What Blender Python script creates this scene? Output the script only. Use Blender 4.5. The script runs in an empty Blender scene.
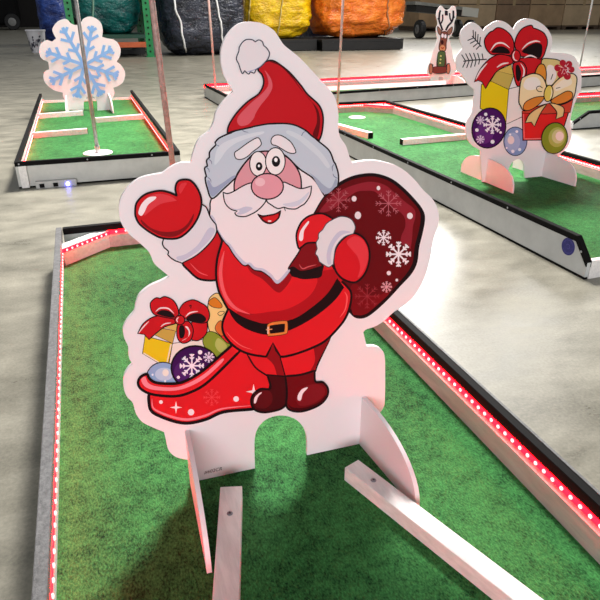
import bpy, bmesh, math, random
from mathutils import Vector, noise

random.seed(7)
SC = bpy.context.scene
COL = SC.collection

# ------------------------------------------------------------------ camera
HC = 1.25
PITCH = math.atan(290 / 600)
YAW = math.atan(230 * math.cos(PITCH) / 600)
cam = bpy.data.cameras.new('camera')
cam.lens = 36.0
cam.sensor_width = 36.0
cam.clip_start = 0.02
cam.clip_end = 300
cam_ob = bpy.data.objects.new('camera', cam)
COL.objects.link(cam_ob)
cam_ob.location = (0, 0, HC)
cam_ob.rotation_euler = (math.pi / 2 - PITCH, 0, -YAW)
SC.camera = cam_ob

# ------------------------------------------------------------------ world, lamps, exposure
world = bpy.data.worlds.new('warehouse_daylight')
world.use_nodes = True
SC.world = world
bgn = world.node_tree.nodes['Background']
bgn.inputs['Color'].default_value = (0.93, 0.97, 1.0, 1)
bgn.inputs['Strength'].default_value = 0.21


def area_light(name, loc, target, sx, sy, power, color=(1, 1, 1)):
    l = bpy.data.lights.new(name, 'AREA')
    l.shape = 'RECTANGLE'
    l.size = sx
    l.size_y = sy
    l.energy = power
    l.color = color
    o = bpy.data.objects.new(name, l)
    COL.objects.link(o)
    o.location = loc
    d = Vector(target) - Vector(loc)
    o.rotation_euler = d.to_track_quat('-Z', 'Y').to_euler()
    return o


area_light('skylight_panel', (2.4, 7.6, 6.2), (0.6, 1.4, 0), 1.5, 1.5, 1250, (1, 0.98, 0.95))
area_light('high_bay_lamp', (11.0, 17.0, 8.0), (4.5, 7.0, 0), 7.0, 5.0, 1500, (1, 0.98, 0.95))
area_light('far_skylight', (21.0, 32.0, 9.5), (8.0, 12.0, 0), 14.0, 6.0, 2600, (1, 0.98, 0.94))
area_light('load_fill_light', (7.0, 9.0, 9.0), (7.5, 21.0, 1.0), 4.0, 2.0, 900, (1, 0.97, 0.93))  # added fill brightening the fronts of the wrapped loads, not a hall lamp
area_light('front_fill_light', (-2.5, -9.0, 2.4), (0.6, 2.0, 0.6), 6.0, 3.2, 650, (0.95, 0.97, 1.0))  # added soft fill behind the camera that lifts the upright boards
SC.view_settings.view_transform = 'Standard'
SC.view_settings.look = 'None'
SC.view_settings.gamma = 1.0
SC.view_settings.use_curve_mapping = False
SC.view_settings.exposure = 0.3

# ------------------------------------------------------------------ measuring: sight lines of the survey photograph
_fw = Vector((math.sin(YAW) * math.cos(PITCH), math.cos(YAW) * math.cos(PITCH), -math.sin(PITCH)))
_rt = Vector((math.cos(YAW), -math.sin(YAW), 0))
_up = _rt.cross(_fw)
_C = Vector((0, 0, HC))


def _ray(x, y):
    return _fw + _rt * ((x - 300) / 600) - _up * ((y - 300) / 600)


def on_z(x, y, z=0.0):
    d = _ray(x, y)
    return _C + d * ((z - HC) / d.z)


def on_y(x, y, Y):
    d = _ray(x, y)
    return _C + d * (Y / d.y)


def on_x(x, y, X):
    d = _ray(x, y)
    return _C + d * (X / d.x)


# ------------------------------------------------------------------ materials
def lin(c):
    r = []
    for v in c:
        v = v / 255
        r.append(v / 12.92 if v <= 0.04045 else ((v + 0.055) / 1.055) ** 2.4)
    return r


_M = {}


def mat(name, rgb, rough=0.5, metal=0.0, var=0.0, scale=20.0, bump=0.0, spec=0.5, emit=None, emit_strength=0.0,
        stretch=(1, 1, 1), rgb2=None, detail=6.0, bdist=0.01):
    """Principled material whose colour varies with object-space noise between rgb and rgb2."""
    if name in _M:
        return _M[name]
    m = bpy.data.materials.new(name)
    m.use_nodes = True
    nt = m.node_tree
    b = nt.nodes['Principled BSDF']
    c = lin(rgb)
    b.inputs['Base Color'].default_value = (*c, 1)
    b.inputs['Roughness'].default_value = rough
    b.inputs['Metallic'].default_value = metal
    b.inputs['Specular IOR Level'].default_value = spec
    if emit:
        b.inputs['Emission Color'].default_value = (*emit, 1)
        b.inputs['Emission Strength'].default_value = emit_strength
    if var > 0 or rgb2 or bump > 0:
        tc = nt.nodes.new('ShaderNodeTexCoord')
        mp = nt.nodes.new('ShaderNodeMapping')
        mp.inputs['Scale'].default_value = stretch
        nz = nt.nodes.new('ShaderNodeTexNoise')
        nz.inputs['Scale'].default_value = scale
        nz.inputs['Detail'].default_value = detail
        nz.inputs['Roughness'].default_value = 0.65
        nt.links.new(tc.outputs['Object'], mp.inputs['Vector'])
        nt.links.new(mp.outputs['Vector'], nz.inputs['Vector'])
        if var > 0 or rgb2:
            rp = nt.nodes.new('ShaderNodeValToRGB')
            c2 = lin(rgb2) if rgb2 else [v * (1 - var) for v in c]
            c1 = c if rgb2 else [min(1, v * (1 + var)) for v in c]
            rp.color_ramp.elements[0].position = 0.36
            rp.color_ramp.elements[1].position = 0.64
            rp.color_ramp.elements[0].color = (*c2, 1)
            rp.color_ramp.elements[1].color = (*c1, 1)
            nt.links.new(nz.outputs['Fac'], rp.inputs['Fac'])
            nt.links.new(rp.outputs['Color'], b.inputs['Base Color'])
        if bump > 0:
            bp = nt.nodes.new('ShaderNodeBump')
            bp.inputs['Strength'].default_value = bump
            bp.inputs['Distance'].default_value = bdist
            nt.links.new(nz.outputs['Fac'], bp.inputs['Height'])
            nt.links.new(bp.outputs['Normal'], b.inputs['Normal'])
    _M[name] = m
    return m


def ink(rgb):
    """Printing ink on a panel."""
    return mat('ink_%d_%d_%d' % tuple(rgb), rgb, rough=0.5, spec=0.12)


def turf_material():
    m = bpy.data.materials.new('artificial_turf')
    m.use_nodes = True
    nt = m.node_tree
    L = nt.links.new
    b = nt.nodes['Principled BSDF']
    b.inputs['Roughness'].default_value = 0.85
    b.inputs['Specular IOR Level'].default_value = 0.15
    tc = nt.nodes.new('ShaderNodeTexCoord')

    def nz(scale, detail, st=(1, 1, 1)):
        mp = nt.nodes.new('ShaderNodeMapping')
        mp.inputs['Scale'].default_value = st
        n = nt.nodes.new('ShaderNodeTexNoise')
        n.inputs['Scale'].default_value = scale
        n.inputs['Detail'].default_value = detail
        n.inputs['Roughness'].default_value = 0.7
        L(tc.outputs['Object'], mp.inputs['Vector'])
        L(mp.outputs['Vector'], n.inputs['Vector'])
        return n
    fine = nz(210, 3, (1, 0.55, 1))
    mid = nz(26, 5)
    broad = nz(3.2, 4)
    add = nt.nodes.new('ShaderNodeMath')
    add.operation = 'MULTIPLY_ADD'
    add.inputs[1].default_value = 0.55
    L(mid.outputs['Fac'], add.inputs[0])
    L(fine.outputs['Fac'], add.inputs[2])
    add2 = nt.nodes.new('ShaderNodeMath')
    add2.operation = 'MULTIPLY_ADD'
    add2.inputs[1].default_value = 0.5
    L(broad.outputs['Fac'], add2.inputs[0])
    L(add.outputs[0], add2.inputs[2])
    rp = nt.nodes.new('ShaderNodeValToRGB')
    e = rp.color_ramp.elements
    e[0].position = 0.78
    e[0].color = (*lin((7, 44, 18)), 1)
    e[1].color = (*lin((70, 142, 74)), 1)
    mr = nt.nodes.new('ShaderNodeMapRange')
    mr.inputs['From Min'].default_value = 0.72
    mr.inputs['From Max'].default_value = 1.32
    L(add2.outputs[0], mr.inputs['Value'])
    e[0].position = 0.1
    e[1].position = 0.9
    L(mr.outputs['Result'], rp.inputs['Fac'])
    L(rp.outputs['Color'], b.inputs['Base Color'])
    bp = nt.nodes.new('ShaderNodeBump')
    bp.inputs['Strength'].default_value = 0.7
    bp.inputs['Distance'].default_value = 0.006
    L(fine.outputs['Fac'], bp.inputs['Height'])
    L(bp.outputs['Normal'], b.inputs['Normal'])
    return m


def concrete_material():
    m = bpy.data.materials.new('worn_concrete')
    m.use_nodes = True
    nt = m.node_tree
    L = nt.links.new
    b = nt.nodes['Principled BSDF']
    tc = nt.nodes.new('ShaderNodeTexCoord')

    def nz(scale, detail, st=(1, 1, 1), rot=0.0):
        mp = nt.nodes.new('ShaderNodeMapping')
        mp.inputs['Scale'].default_value = st
        mp.inputs['Rotation'].default_value = (0, 0, rot)
        n = nt.nodes.new('ShaderNodeTexNoise')
        n.inputs['Scale'].default_value = scale
        n.inputs['Detail'].default_value = detail
        n.inputs['Roughness'].default_value = 0.65
        L(tc.outputs['Object'], mp.inputs['Vector'])
        L(mp.outputs['Vector'], n.inputs['Vector'])
        return n
    broad = nz(0.9, 6)
    streak = nz(3.0, 8, (0.9, 1.7, 1), 0.35)
    fine = nz(90, 4)
    rp = nt.nodes.new('ShaderNodeValToRGB')
    rp.color_ramp.elements[0].position = 0.40
    rp.color_ramp.elements[0].color = (*lin((96, 93, 82)), 1)
    rp.color_ramp.elements[1].position = 0.74
    rp.color_ramp.elements[1].color = (*lin((162, 156, 140)), 1)
    mx = nt.nodes.new('ShaderNodeMath')
    mx.operation = 'MULTIPLY_ADD'
    mx.inputs[1].default_value = 0.55
    L(streak.outputs['Fac'], mx.inputs[0])
    hb = nt.nodes.new('ShaderNodeMath')
    hb.operation = 'MULTIPLY'
    hb.inputs[1].default_value = 0.3
    L(broad.outputs['Fac'], hb.inputs[0])
    L(hb.outputs[0], mx.inputs[2])
    mx2 = nt.nodes.new('ShaderNodeMath')
    mx2.operation = 'MULTIPLY_ADD'
    mx2.inputs[1].default_value = 0.30
    L(fine.outputs['Fac'], mx2.inputs[0])
    L(mx.outputs[0], mx2.inputs[2])
    L(mx2.outputs[0], rp.inputs['Fac'])
    L(rp.outputs['Color'], b.inputs['Base Color'])
    rr = nt.nodes.new('ShaderNodeMapRange')
    rr.inputs['From Min'].default_value = 0.3
    rr.inputs['From Max'].default_value = 0.7
    rr.inputs['To Min'].default_value = 0.26
    rr.inputs['To Max'].default_value = 0.44
    L(streak.outputs['Fac'], rr.inputs['Value'])
    L(rr.outputs['Result'], b.inputs['Roughness'])
    b.inputs['Specular IOR Level'].default_value = 0.5
    bp = nt.nodes.new('ShaderNodeBump')
    bp.inputs['Strength'].default_value = 0.12
    bp.inputs['Distance'].default_value = 0.01
    L(mx2.outputs[0], bp.inputs['Height'])
    L(bp.outputs['Normal'], b.inputs['Normal'])
    return m


TURF = turf_material()
CONCRETE = concrete_material()
PANEL = mat('white_foam_panel', (236, 226, 227), rough=0.4, spec=0.4)
WOOD = mat('pale_painted_timber', (178, 164, 158), rough=0.55, var=0.14, scale=14, stretch=(3, 0.5, 3), bump=0.15)
WHITEWOOD = mat('whitewashed_timber', (228, 222, 218), rough=0.5, var=0.10, scale=14, stretch=(4, 0.6, 4), bump=0.12)
GREYBOARD = mat('grey_side_board', (192, 192, 190), rough=0.5, var=0.07, scale=6)
BLACKTRIM = mat('black_rubber_trim', (14, 12, 12), rough=0.75, var=0.2, scale=60, spec=0.12)
GREYTRIM = mat('mottled_grey_trim', (98, 96, 96), rough=0.6, var=0.35, scale=90, bump=0.2)  # grey with fine random mottling
STEEL = mat('screw_steel', (200, 200, 205), rough=0.3, metal=0.9)
POLE = mat('pale_fibreglass_pole', (186, 176, 168), rough=0.35, var=0.15, scale=30)
LEDTAPE = mat('red_led_tape', (150, 10, 20), emit=(1, 0.0007, 0.0026), emit_strength=30.0)
LEDCHIP = mat('led_chip', (255, 200, 200), emit=(1, 0.30, 0.28), emit_strength=3.2)
WHITE = mat('white_plastic', (240, 238, 236), rough=0.4)


# ------------------------------------------------------------------ building helpers
def obj(name, bm, mats, parent=None, smooth=False):
    org = Vector((0, 0, 0))
    p = parent
    while p is not None:
        org = org + p.location
        p = p.parent
    if org.length > 0:
        bmesh.ops.translate(bm, verts=bm.verts, vec=-org)
    me = bpy.data.meshes.new(name)
    bm.to_mesh(me)
    bm.free()
    if smooth:
        for f in me.polygons:
            f.use_smooth = True
    o = bpy.data.objects.new(name, me)
    COL.objects.link(o)
    if not isinstance(mats, (list, tuple)):
        mats = [mats]
    for m in mats:
        me.materials.append(m)
    if parent is not None:
        o.parent = parent
    return o


def tag(o, label=None, cat=None, group=None, kind=None):
    if label:
        o['label'] = label
    if cat:
        o['category'] = cat
    if group:
        o['group'] = group
    if kind:
        o['kind'] = kind
    return o


def thing(name, label, cat, loc, group=None):
    o = bpy.data.objects.new(name, None)
    o.empty_display_size = 0.05
    COL.objects.link(o)
    o.location = loc
    return tag(o, label, cat, group)


def add_box(bm, c, size, ax=None, mi=0):
    """Box centred at c; ax = (x axis, y axis) horizontal unit directions."""
    ux = Vector(ax[0]) if ax else Vector((1, 0, 0))
    uy = Vector(ax[1]) if ax else Vector((0, 1, 0))
    uz = Vector((0, 0, 1))
    c = Vector(c)
    vs = []
    for sz in (-.5, .5):
        for sx, sy in ((-.5, -.5), (.5, -.5), (.5, .5), (-.5, .5)):
            vs.append(bm.verts.new(c + ux * (sx * size[0]) + uy * (sy * size[1]) + uz * (sz * size[2])))
    F = [(3, 2, 1, 0), (4, 5, 6, 7), (0, 1, 5, 4), (1, 2, 6, 5), (2, 3, 7, 6), (3, 0, 4, 7)]
    for f in F:
        bm.faces.new([vs[i] for i in f]).material_index = mi
    return vs


def bevel_all(bm, w, seg=2):
    bmesh.ops.bevel(bm, geom=list(bm.edges), offset=w, segments=seg, affect='EDGES', profile=0.5)


def add_prism(bm, pts, off, mi=0):
    """Closed prism: polygon pts (3D, list of Vector) extruded by vector off."""
    off = Vector(off)
    a = [bm.verts.new(p) for p in pts]
    b = [bm.verts.new(Vector(p) + off) for p in pts]
    f1 = bm.faces.new(a)
    f2 = bm.faces.new(list(reversed(b)))
    fs = [f1, f2]
    n = len(pts)
    for i in range(n):
        j = (i + 1) % n
        fs.append(bm.faces.new((a[j], a[i], b[i], b[j])))
    for f in fs:
        f.material_index = mi
    bmesh.ops.recalc_face_normals(bm, faces=fs)
    return fs


def add_tube(bm, path, r, seg=10, mi=0, caps=True, r2=None):
    path = [Vector(p) for p in path]
    rings = []
    for i, p in enumerate(path):
        d = (path[min(i + 1, len(path) - 1)] - path[max(i - 1, 0)]).normalized()
        a = d.cross(Vector((0, 1, 0)) if abs(d.y) < 0.9 else Vector((1, 0, 0))).normalized()
        b = d.cross(a).normalized()
        rr = r if r2 is None else r + (r2 - r) * i / (len(path) - 1)
        rings.append([bm.verts.new(p + a * (rr * math.cos(2 * math.pi * k / seg)) + b * (rr * math.sin(2 * math.pi * k / seg)))
                      for k in range(seg)])
    fs = []
    for i in range(len(rings) - 1):
        for k in range(seg):
            fs.append(bm.faces.new((rings[i][k], rings[i][(k + 1) % seg], rings[i + 1][(k + 1) % seg], rings[i + 1][k])))
    if caps:
        fs.append(bm.faces.new(list(reversed(rings[0]))))
        fs.append(bm.faces.new(rings[-1]))
    for f in fs:
        f.material_index = mi
    bmesh.ops.recalc_face_normals(bm, faces=fs)


def add_lathe(bm, c, prof, seg=24, mi=0, axis='z'):
    """prof: (radius, height) list, closed at the ends when radius is 0."""
    c = Vector(c)
    rings = []
    for r, h in prof:
        ring = []
        for k in range(seg):
            a = 2 * math.pi * k / seg
            if axis == 'z':
                v = Vector((r * math.cos(a), r * math.sin(a), h))
            elif axis == 'y':
                v = Vector((r * math.cos(a), h, r * math.sin(a)))
            else:
                v = Vector((h, r * math.cos(a), r * math.sin(a)))
            ring.append(bm.verts.new(c + v))
        rings.append(ring)
    fs = []
    for i in range(len(rings) - 1):
        for k in range(seg):
            fs.append(bm.faces.new((rings[i][k], rings[i][(k + 1) % seg], rings[i + 1][(k + 1) % seg], rings[i + 1][k])))
    fs.append(bm.faces.new(rings[0]))
    fs.append(bm.faces.new(rings[-1]))
    for f in fs:
        f.material_index = mi
    bmesh.ops.recalc_face_normals(bm, faces=fs)


# ------------------------------------------------------------------ flat artwork: traced outlines laid on a panel's front face
def P(s):
    """'x,y x,y! ...' -> [(x, y, is_corner)]"""
    r = []
    for t in s.split():
        c = t.endswith('!')
        x, y = t.rstrip('!').split(',')
        r.append((float(x), float(y), c))
    return r


def smooth_loop(pts, closed=True, sub=5):
    """Catmull-Rom through the points, sharp at corners."""
    n = len(pts)
    out = []
    rng = range(n) if closed else range(n - 1)
    for i in rng:
        p1, p2 = pts[i], pts[(i + 1) % n]
        if closed:
            p0, p3 = pts[(i - 1) % n], pts[(i + 2) % n]
        else:
            p0, p3 = pts[max(i - 1, 0)], pts[min(i + 2, n - 1)]
        if p1[2]:
            p0 = (2 * p1[0] - p2[0], 2 * p1[1] - p2[1])
        if p2[2]:
            p3 = (2 * p2[0] - p1[0], 2 * p2[1] - p1[1])
        ss = 1 if (p1[2] and p2[2]) else sub
        for k in range(ss):
            t = k / ss
            q = []
            for d in (0, 1):
                a, b, c, e = p0[d], p1[d], p2[d], p3[d]
                q.append(0.5 * (2 * b + (c - a) * t + (2 * a - 5 * b + 4 * c - e) * t * t + (3 * b - a - 3 * c + e) * t ** 3))
            out.append(tuple(q))
    if not closed:
        out.append(pts[-1][:2])
    return out


def ellipse(cx, cy, rx, ry, rot=0.0, n=28):
    c, s = math.cos(rot), math.sin(rot)
    return [(cx + rx * math.cos(2 * math.pi * k / n) * c - ry * math.sin(2 * math.pi * k / n) * s,
             cy + rx * math.cos(2 * math.pi * k / n) * s + ry * math.sin(2 * math.pi * k / n) * c) for k in range(n)]


BLACK = (24, 10, 14)


class Art:
    """Collects inked shapes for one panel; each named area becomes one mesh on the panel's face."""

    def __init__(self, plane_y, step=0.00007, base=0.0004):
        self.Y, self.step, self.base = plane_y, step, base
        self.placed = []          # (bbox, level)
        self.areas = {}
        self.order = []

    def _level(self, pts):
        x0 = min(p[0] for p in pts); x1 = max(p[0] for p in pts)
        y0 = min(p[1] for p in pts); y1 = max(p[1] for p in pts)
        lv = 0
        for (a0, a1, b0, b1, l) in self.placed:
            if a0 < x1 and x0 < a1 and b0 < y1 and y0 < b1:
                lv = max(lv, l + 1)
        self.placed.append((x0, x1, y0, y1, lv))
        return lv

    def _area(self, name):
        if name not in self.areas:
            self.areas[name] = dict(bm=bmesh.new(), mats=[])
            self.order.append(name)
        return self.areas[name]

    def _mi(self, a, rgb):
        m = ink(rgb)
        if m not in a['mats']:
            a['mats'].append(m)
        return a['mats'].index(m)

    def _v(self, bm, p, lv):
        q = on_y(p[0], p[1], self.Y)
        q.y -= self.base + self.step * lv
        return bm.verts.new(q)

    def fill(self, area, rgb, pts, stroke=None, w=1.0, closed=True):
        if isinstance(pts, str):
            pts = smooth_loop(P(pts))
        a = self._area(area)
        bm = a['bm']
        lv = self._level(pts)
        f = bm.faces.new([self._v(bm, p, lv) for p in pts])
        f.material_index = self._mi(a, rgb)
        f.normal_update()
        if f.normal.y > 0:
            f.normal_flip()
        bmesh.ops.triangulate(bm, faces=[f], ngon_method='EAR_CLIP')
        if stroke is not None:
            self.line(area, stroke, pts, w, loop=True)

    def line(self, area, rgb, pts, w=1.0, loop=False, taper=False):
        w *= 1.22 if loop else 1.0
        if isinstance(pts, str):
            pts = smooth_loop(P(pts), closed=False)
        q = [pts[0]]
        for p in pts[1:]:
            if math.hypot(p[0] - q[-1][0], p[1] - q[-1][1]) > 0.05:
                q.append(p)
        if loop and math.hypot(q[0][0] - q[-1][0], q[0][1] - q[-1][1]) < 0.05:
            q.pop()
        pts = q
        n = len(pts)
        if n < 2:
            return
        a = self._area(area)
        bm = a['bm']
        lv = self._level([(p[0] + s * w, p[1] + s * w) for p in pts for s in (-.5, .5)])
        mi = self._mi(a, rgb)
        A, B = [], []
        for i, p in enumerate(pts):
            if loop:
                p0, p2 = pts[i - 1], pts[(i + 1) % n]
            else:
                p0, p2 = pts[max(i - 1, 0)], pts[min(i + 1, n - 1)]
            d1 = (p[0] - p0[0], p[1] - p0[1])
            d2 = (p2[0] - p[0], p2[1] - p[1])
            l1, l2 = math.hypot(*d1) or 1, math.hypot(*d2) or 1
            tx, ty = d1[0] / l1 * (d1 != (0, 0)) + d2[0] / l2, d1[1] / l1 * (d1 != (0, 0)) + d2[1] / l2
            l = math.hypot(tx, ty) or 1
            nx, ny = -ty / l, tx / l
            h = w / 2
            if taper and not loop:
                h *= max(0.15, math.sin(math.pi * i / (n - 1)) ** 0.6)
            A.append(self._v(bm, (p[0] + nx * h, p[1] + ny * h), lv))
            B.append(self._v(bm, (p[0] - nx * h, p[1] - ny * h), lv))
        for i in range(n if loop else n - 1):
            j = (i + 1) % n
            f = bm.faces.new((A[i], A[j], B[j], B[i]))
            f.material_index = mi
            f.normal_update()
            if f.normal.y > 0:
                f.normal_flip()

    def dot(self, area, rgb, cx, cy, r, ry=None, stroke=None, w=0.6):
        self.fill(area, rgb, ellipse(cx, cy, r, ry or r, n=18), stroke, w)

    def snow(self, area, rgb, cx, cy, r, w, arms=8, rot=0.0):
        for k in range(arms):
            t = rot + 2 * math.pi * k / arms
            c, s = math.cos(t), math.sin(t)
            self.line(area, rgb, [(cx, cy), (cx + r * c, cy + r * s)], w)
            for f in (0.55, 0.8):
                b = r * 0.25
                o = (cx + r * f * c, cy + r * f * s)
                for sg in (-1, 1):
                    u = t + sg * 0.8
                    self.line(area, rgb, [o, (o[0] + b * math.cos(u), o[1] + b * math.sin(u))], w * 0.85)

    def star(self, area, rgb, cx, cy, R):
        pts = []
        for k in range(8):
            rr = R if k % 2 == 0 else R * 0.24
            t = k * math.pi / 4 - math.pi / 2
            pts.append((cx + rr * math.cos(t), cy + rr * math.sin(t)))
        self.fill(area, rgb, pts)

    def build(self, parent, names):
        """names: area -> (object name, label or None, parent object name or None)"""
        made = {}
        for k in self.order:
            nm, label, up = names[k]
            o = obj(nm, self.areas[k]['bm'], self.areas[k]['mats'], made[up] if up else parent)
            if label:
                o['label'] = label
            made[k] = o
        return made


def panel(name, outline, Y, thick, parent, material=None):
    pts = smooth_loop(P(outline), sub=6) if isinstance(outline, str) else outline
    v = [on_y(p[0], p[1], Y) for p in pts]
    bm = bmesh.new()
    add_prism(bm, v, (0, thick, 0))
    bmesh.ops.triangulate(bm, faces=[f for f in bm.faces if len(f.verts) > 4], ngon_method='EAR_CLIP')
    return obj(name, bm, material or PANEL, parent)

# ------------------------------------------------------------------ setting: floor and far walls
T = 0.08        # top of the turf

bm = bmesh.new()
add_prism(bm, [Vector(p) for p in ((-30, -6, 0), (75, -6, 0), (75, 59, 0), (-30, 59, 0))], (0, 0, -0.1))
tag(obj('floor', bm, CONCRETE), kind='structure')
bm = bmesh.new()
add_box(bm, (22, 57.5, 4), (104, 0.3, 8))
tag(obj('wall_back', bm, mat('dark_brown_wall', (34, 30, 28), rough=0.85, rgb2=(20, 18, 17), scale=0.5)), kind='structure')
bm = bmesh.new()
add_box(bm, (-29.8, 27, 4), (0.3, 54, 8))
tag(obj('wall_left', bm, mat('dark_grey_wall', (30, 29, 28), rough=0.85, var=0.2, scale=0.6)), kind='structure')


# ------------------------------------------------------------------ minigolf lanes
def frame_of(p0, p1, inward):
    p0, p1 = Vector((p0[0], p0[1], 0)), Vector((p1[0], p1[1], 0))
    u = (p1 - p0).normalized()
    n = Vector((-u.y, u.x, 0))
    if n.dot(Vector((inward[0], inward[1], 0)) - p0) < 0:
        n = -n
    return p0, p1, u, n, (p1 - p0).length


def along(p0, u, n, s, d, z):
    v = p0 + u * s + n * d
    return Vector((v.x, v.y, z))


def prof(bm, p0, u, n, poly, d0, d1, mi=0):
    """Prism of a profile in (s, z), from depth d0 to depth d1 inward."""
    add_prism(bm, [along(p0, u, n, s, d0, z) for s, z in poly], n * (d1 - d0), mi)


CHIP_MESH = None


def led_chip(parent, loc, n, first=[None]):
    """One LED on the tape; repeats share the mesh."""
    if first[0] is None:
        b = bmesh.new()
        add_lathe(b, (0, 0, 0), [(0.0055, -0.002), (0.0055, 0.0015), (0.0038, 0.003)], seg=8, axis='y')
        me = bpy.data.meshes.new('led')
        b.to_mesh(me)
        b.free()
        me.materials.append(LEDCHIP)
        first[0] = me
    o = bpy.data.objects.new('led', first[0])
    COL.objects.link(o)
    o.parent = parent
    o.location = loc
    o.rotation_euler = (0, 0, math.atan2(-n.x, n.y))
    return o


def lane_side(t, p0, p1, inward, ztop=0.205, board=GREYBOARD, trim=BLACKTRIM, bumper=True, led=True, ramp0=0.0, ramp1=0.0,
              zramp=0.10, screws=0.6, screw_off=0.2, chips=None, chip_step=0.033, outer_strip=0.034, edge=None, b0=0.0, b1=0.0,
              th=0.030, tape_top=0.1695, tape_low=0.151):
    p0, p1, u, n, L = frame_of(p0, p1, inward)
    top = []
    if ramp0:
        top += [(0, zramp), (ramp0, ztop)]
    else:
        top += [(0, ztop)]
    if ramp1:
        top += [(L - ramp1, ztop), (L, zramp)]
    else:
        top += [(L, ztop)]
    bm = bmesh.new()
    prof(bm, p0, u, n, [(0, 0.012)] + [(s, z - 0.008) for s, z in top] + [(L, 0.012)], 0.004, th - 0.004)
    sb = obj('side_board', bm, board, t)
    bm = bmesh.new()
    prof(bm, p0, u, n, [(0, 0.0), (0, 0.013), (L, 0.013), (L, 0.0)], 0.002, th - 0.006)
    obj('skid_strip', bm, BLACKTRIM, t)
    bm = bmesh.new()
    rv = list(reversed(top))
    prof(bm, p0, u, n, top + [(s, z - 0.008) for s, z in rv], 0.0, th)
    prof(bm, p0, u, n, [(s, z - 0.002) for s, z in top] + [(s, z - outer_strip) for s, z in rv], -0.002, 0.004)
    prof(bm, p0, u, n, [(s, z - 0.002) for s, z in top] + [(s, z - 0.034) for s, z in rv], th - 0.004, th + 0.001)
    tr = obj('rim_trim', bm, trim, t)
    if edge:
        bm = bmesh.new()
        prof(bm, p0, u, n, [(s, z + 0.002) for s, z in top] + [(s, z - 0.004) for s, z in rv], -0.003, 0.005)
        e = obj('rim_edge', bm, edge, tr)
        e['label'] = 'mottled grey outer edge of the rim'
    s = screw_off
    while screws and s < L - 0.03:
        zz = ztop - 0.016
        if ramp0 and s < ramp0:
            zz = zramp + (ztop - zramp) * s / ramp0 - 0.016
        bm = bmesh.new()
        c = along(p0, u, n, s, -0.003, zz)
        rr = 0.0065
        ring = [bm.verts.new(c - n * 0.0 + u * (rr * math.cos(a)) + Vector((0, 0, rr * math.sin(a))))
                for a in [2 * math.pi * k / 10 for k in range(10)]]
        tip = bm.verts.new(c - n * 0.004)
        for k in range(10):
            bm.faces.new((ring[k], ring[(k + 1) % 10], tip))
        bm.faces.new(list(reversed(ring)))
        bmesh.ops.recalc_face_normals(bm, faces=bm.faces)
        obj('screw', bm, STEEL, tr)
        s += screws
    if bumper:
        bm = bmesh.new()
        prof(bm, p0, u, n, [(ramp0 + b0, T), (ramp0 + b0, 0.15), (L - ramp1 - b1, 0.15), (L - ramp1 - b1, T)], th - 0.004, th + 0.018)
        o = obj('bumper', bm, WOOD, t)
        o['label'] = 'pale wooden bumper'
    if led:
        bm = bmesh.new()
        prof(bm, p0, u, n, [(ramp0 + b0, tape_low), (ramp0 + b0, tape_top), (L - ramp1 - b1, tape_top), (L - ramp1 - b1, tape_low)], th - 0.003, th + 0.002)
        if chips is None:      # dots moulded on the tape
            s = ramp0 + b0 + 0.03
            while s < L - ramp1 - b1 - 0.01:
                add_box(bm, along(p0, u, n, s, th + 0.003, tape_low + 0.0095), (0.021, 0.004, 0.010), ((u.x, u.y, 0), (n.x, n.y, 0)), mi=1)
                s += 0.03
        o = obj('led_strip', bm, [LEDTAPE, LEDCHIP], t)
        o['label'] = 'glowing red light strip'
        if chips:
            s = chips[0]
            while s < chips[1]:
                led_chip(o, along(p0, u, n, s, th + 0.003, 0.160) - t.location, n)
                s += chip_step


def turf_bed(t, poly):
    bm = bmesh.new()
    add_prism(bm, [Vector((x, y, T)) for x, y in poly], (0, 0, -0.03))
    o = obj('turf', bm, TURF, t)
    o['label'] = 'green artificial turf'


def lip(t, p0, p1, z0, z1, th=0.02, material=None):
    q0, q1, u, n, L = frame_of(p0, p1, ((p0[0] + p1[0]) / 2, 99))
    bm = bmesh.new()
    prof(bm, q0, u, n, [(0, z0), (0, z1), (L, z1), (L, z0)], 0, th)
    o = obj('end_lip', bm, material or WHITEWOOD, t)
    o['label'] = 'low white end edge'


# --- the lane in front, under the camera
X0, X1, Y1 = -0.235, 1.037, 3.305
main = thing('minigolf_lane', 'green minigolf lane in front, carrying the board of the bearded man in red', 'minigolf lane', (0.4, 1.2, 0))
CEN = (0.4, 1.2)
turf_bed(main, [(X0 + .02, -0.9), (X1 - .02, -0.9), (X1 - .02, Y1 - .02), (X0 + .02, Y1 - .02)])
lane_side(main, (X0, -0.9), (X0, Y1), CEN, trim=GREYTRIM, screws=0, chips=(1.75, 3.95), chip_step=0.04, b1=0.24, bumper=False, th=0.026)
lane_side(main, (X1, -0.9), (X1, Y1), CEN, screws=0.7, chips=(1.55, 2.95), edge=GREYTRIM)
lane_side(main, (X0 + .032, Y1), (X1 - .032, Y1), CEN, screws=0.5, chips=(0.27, 0.75), chip_step=0.05, b0=0.22)
lip(main, (X0, -0.9), (X1, -0.9), 0.0, 0.10)
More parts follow.
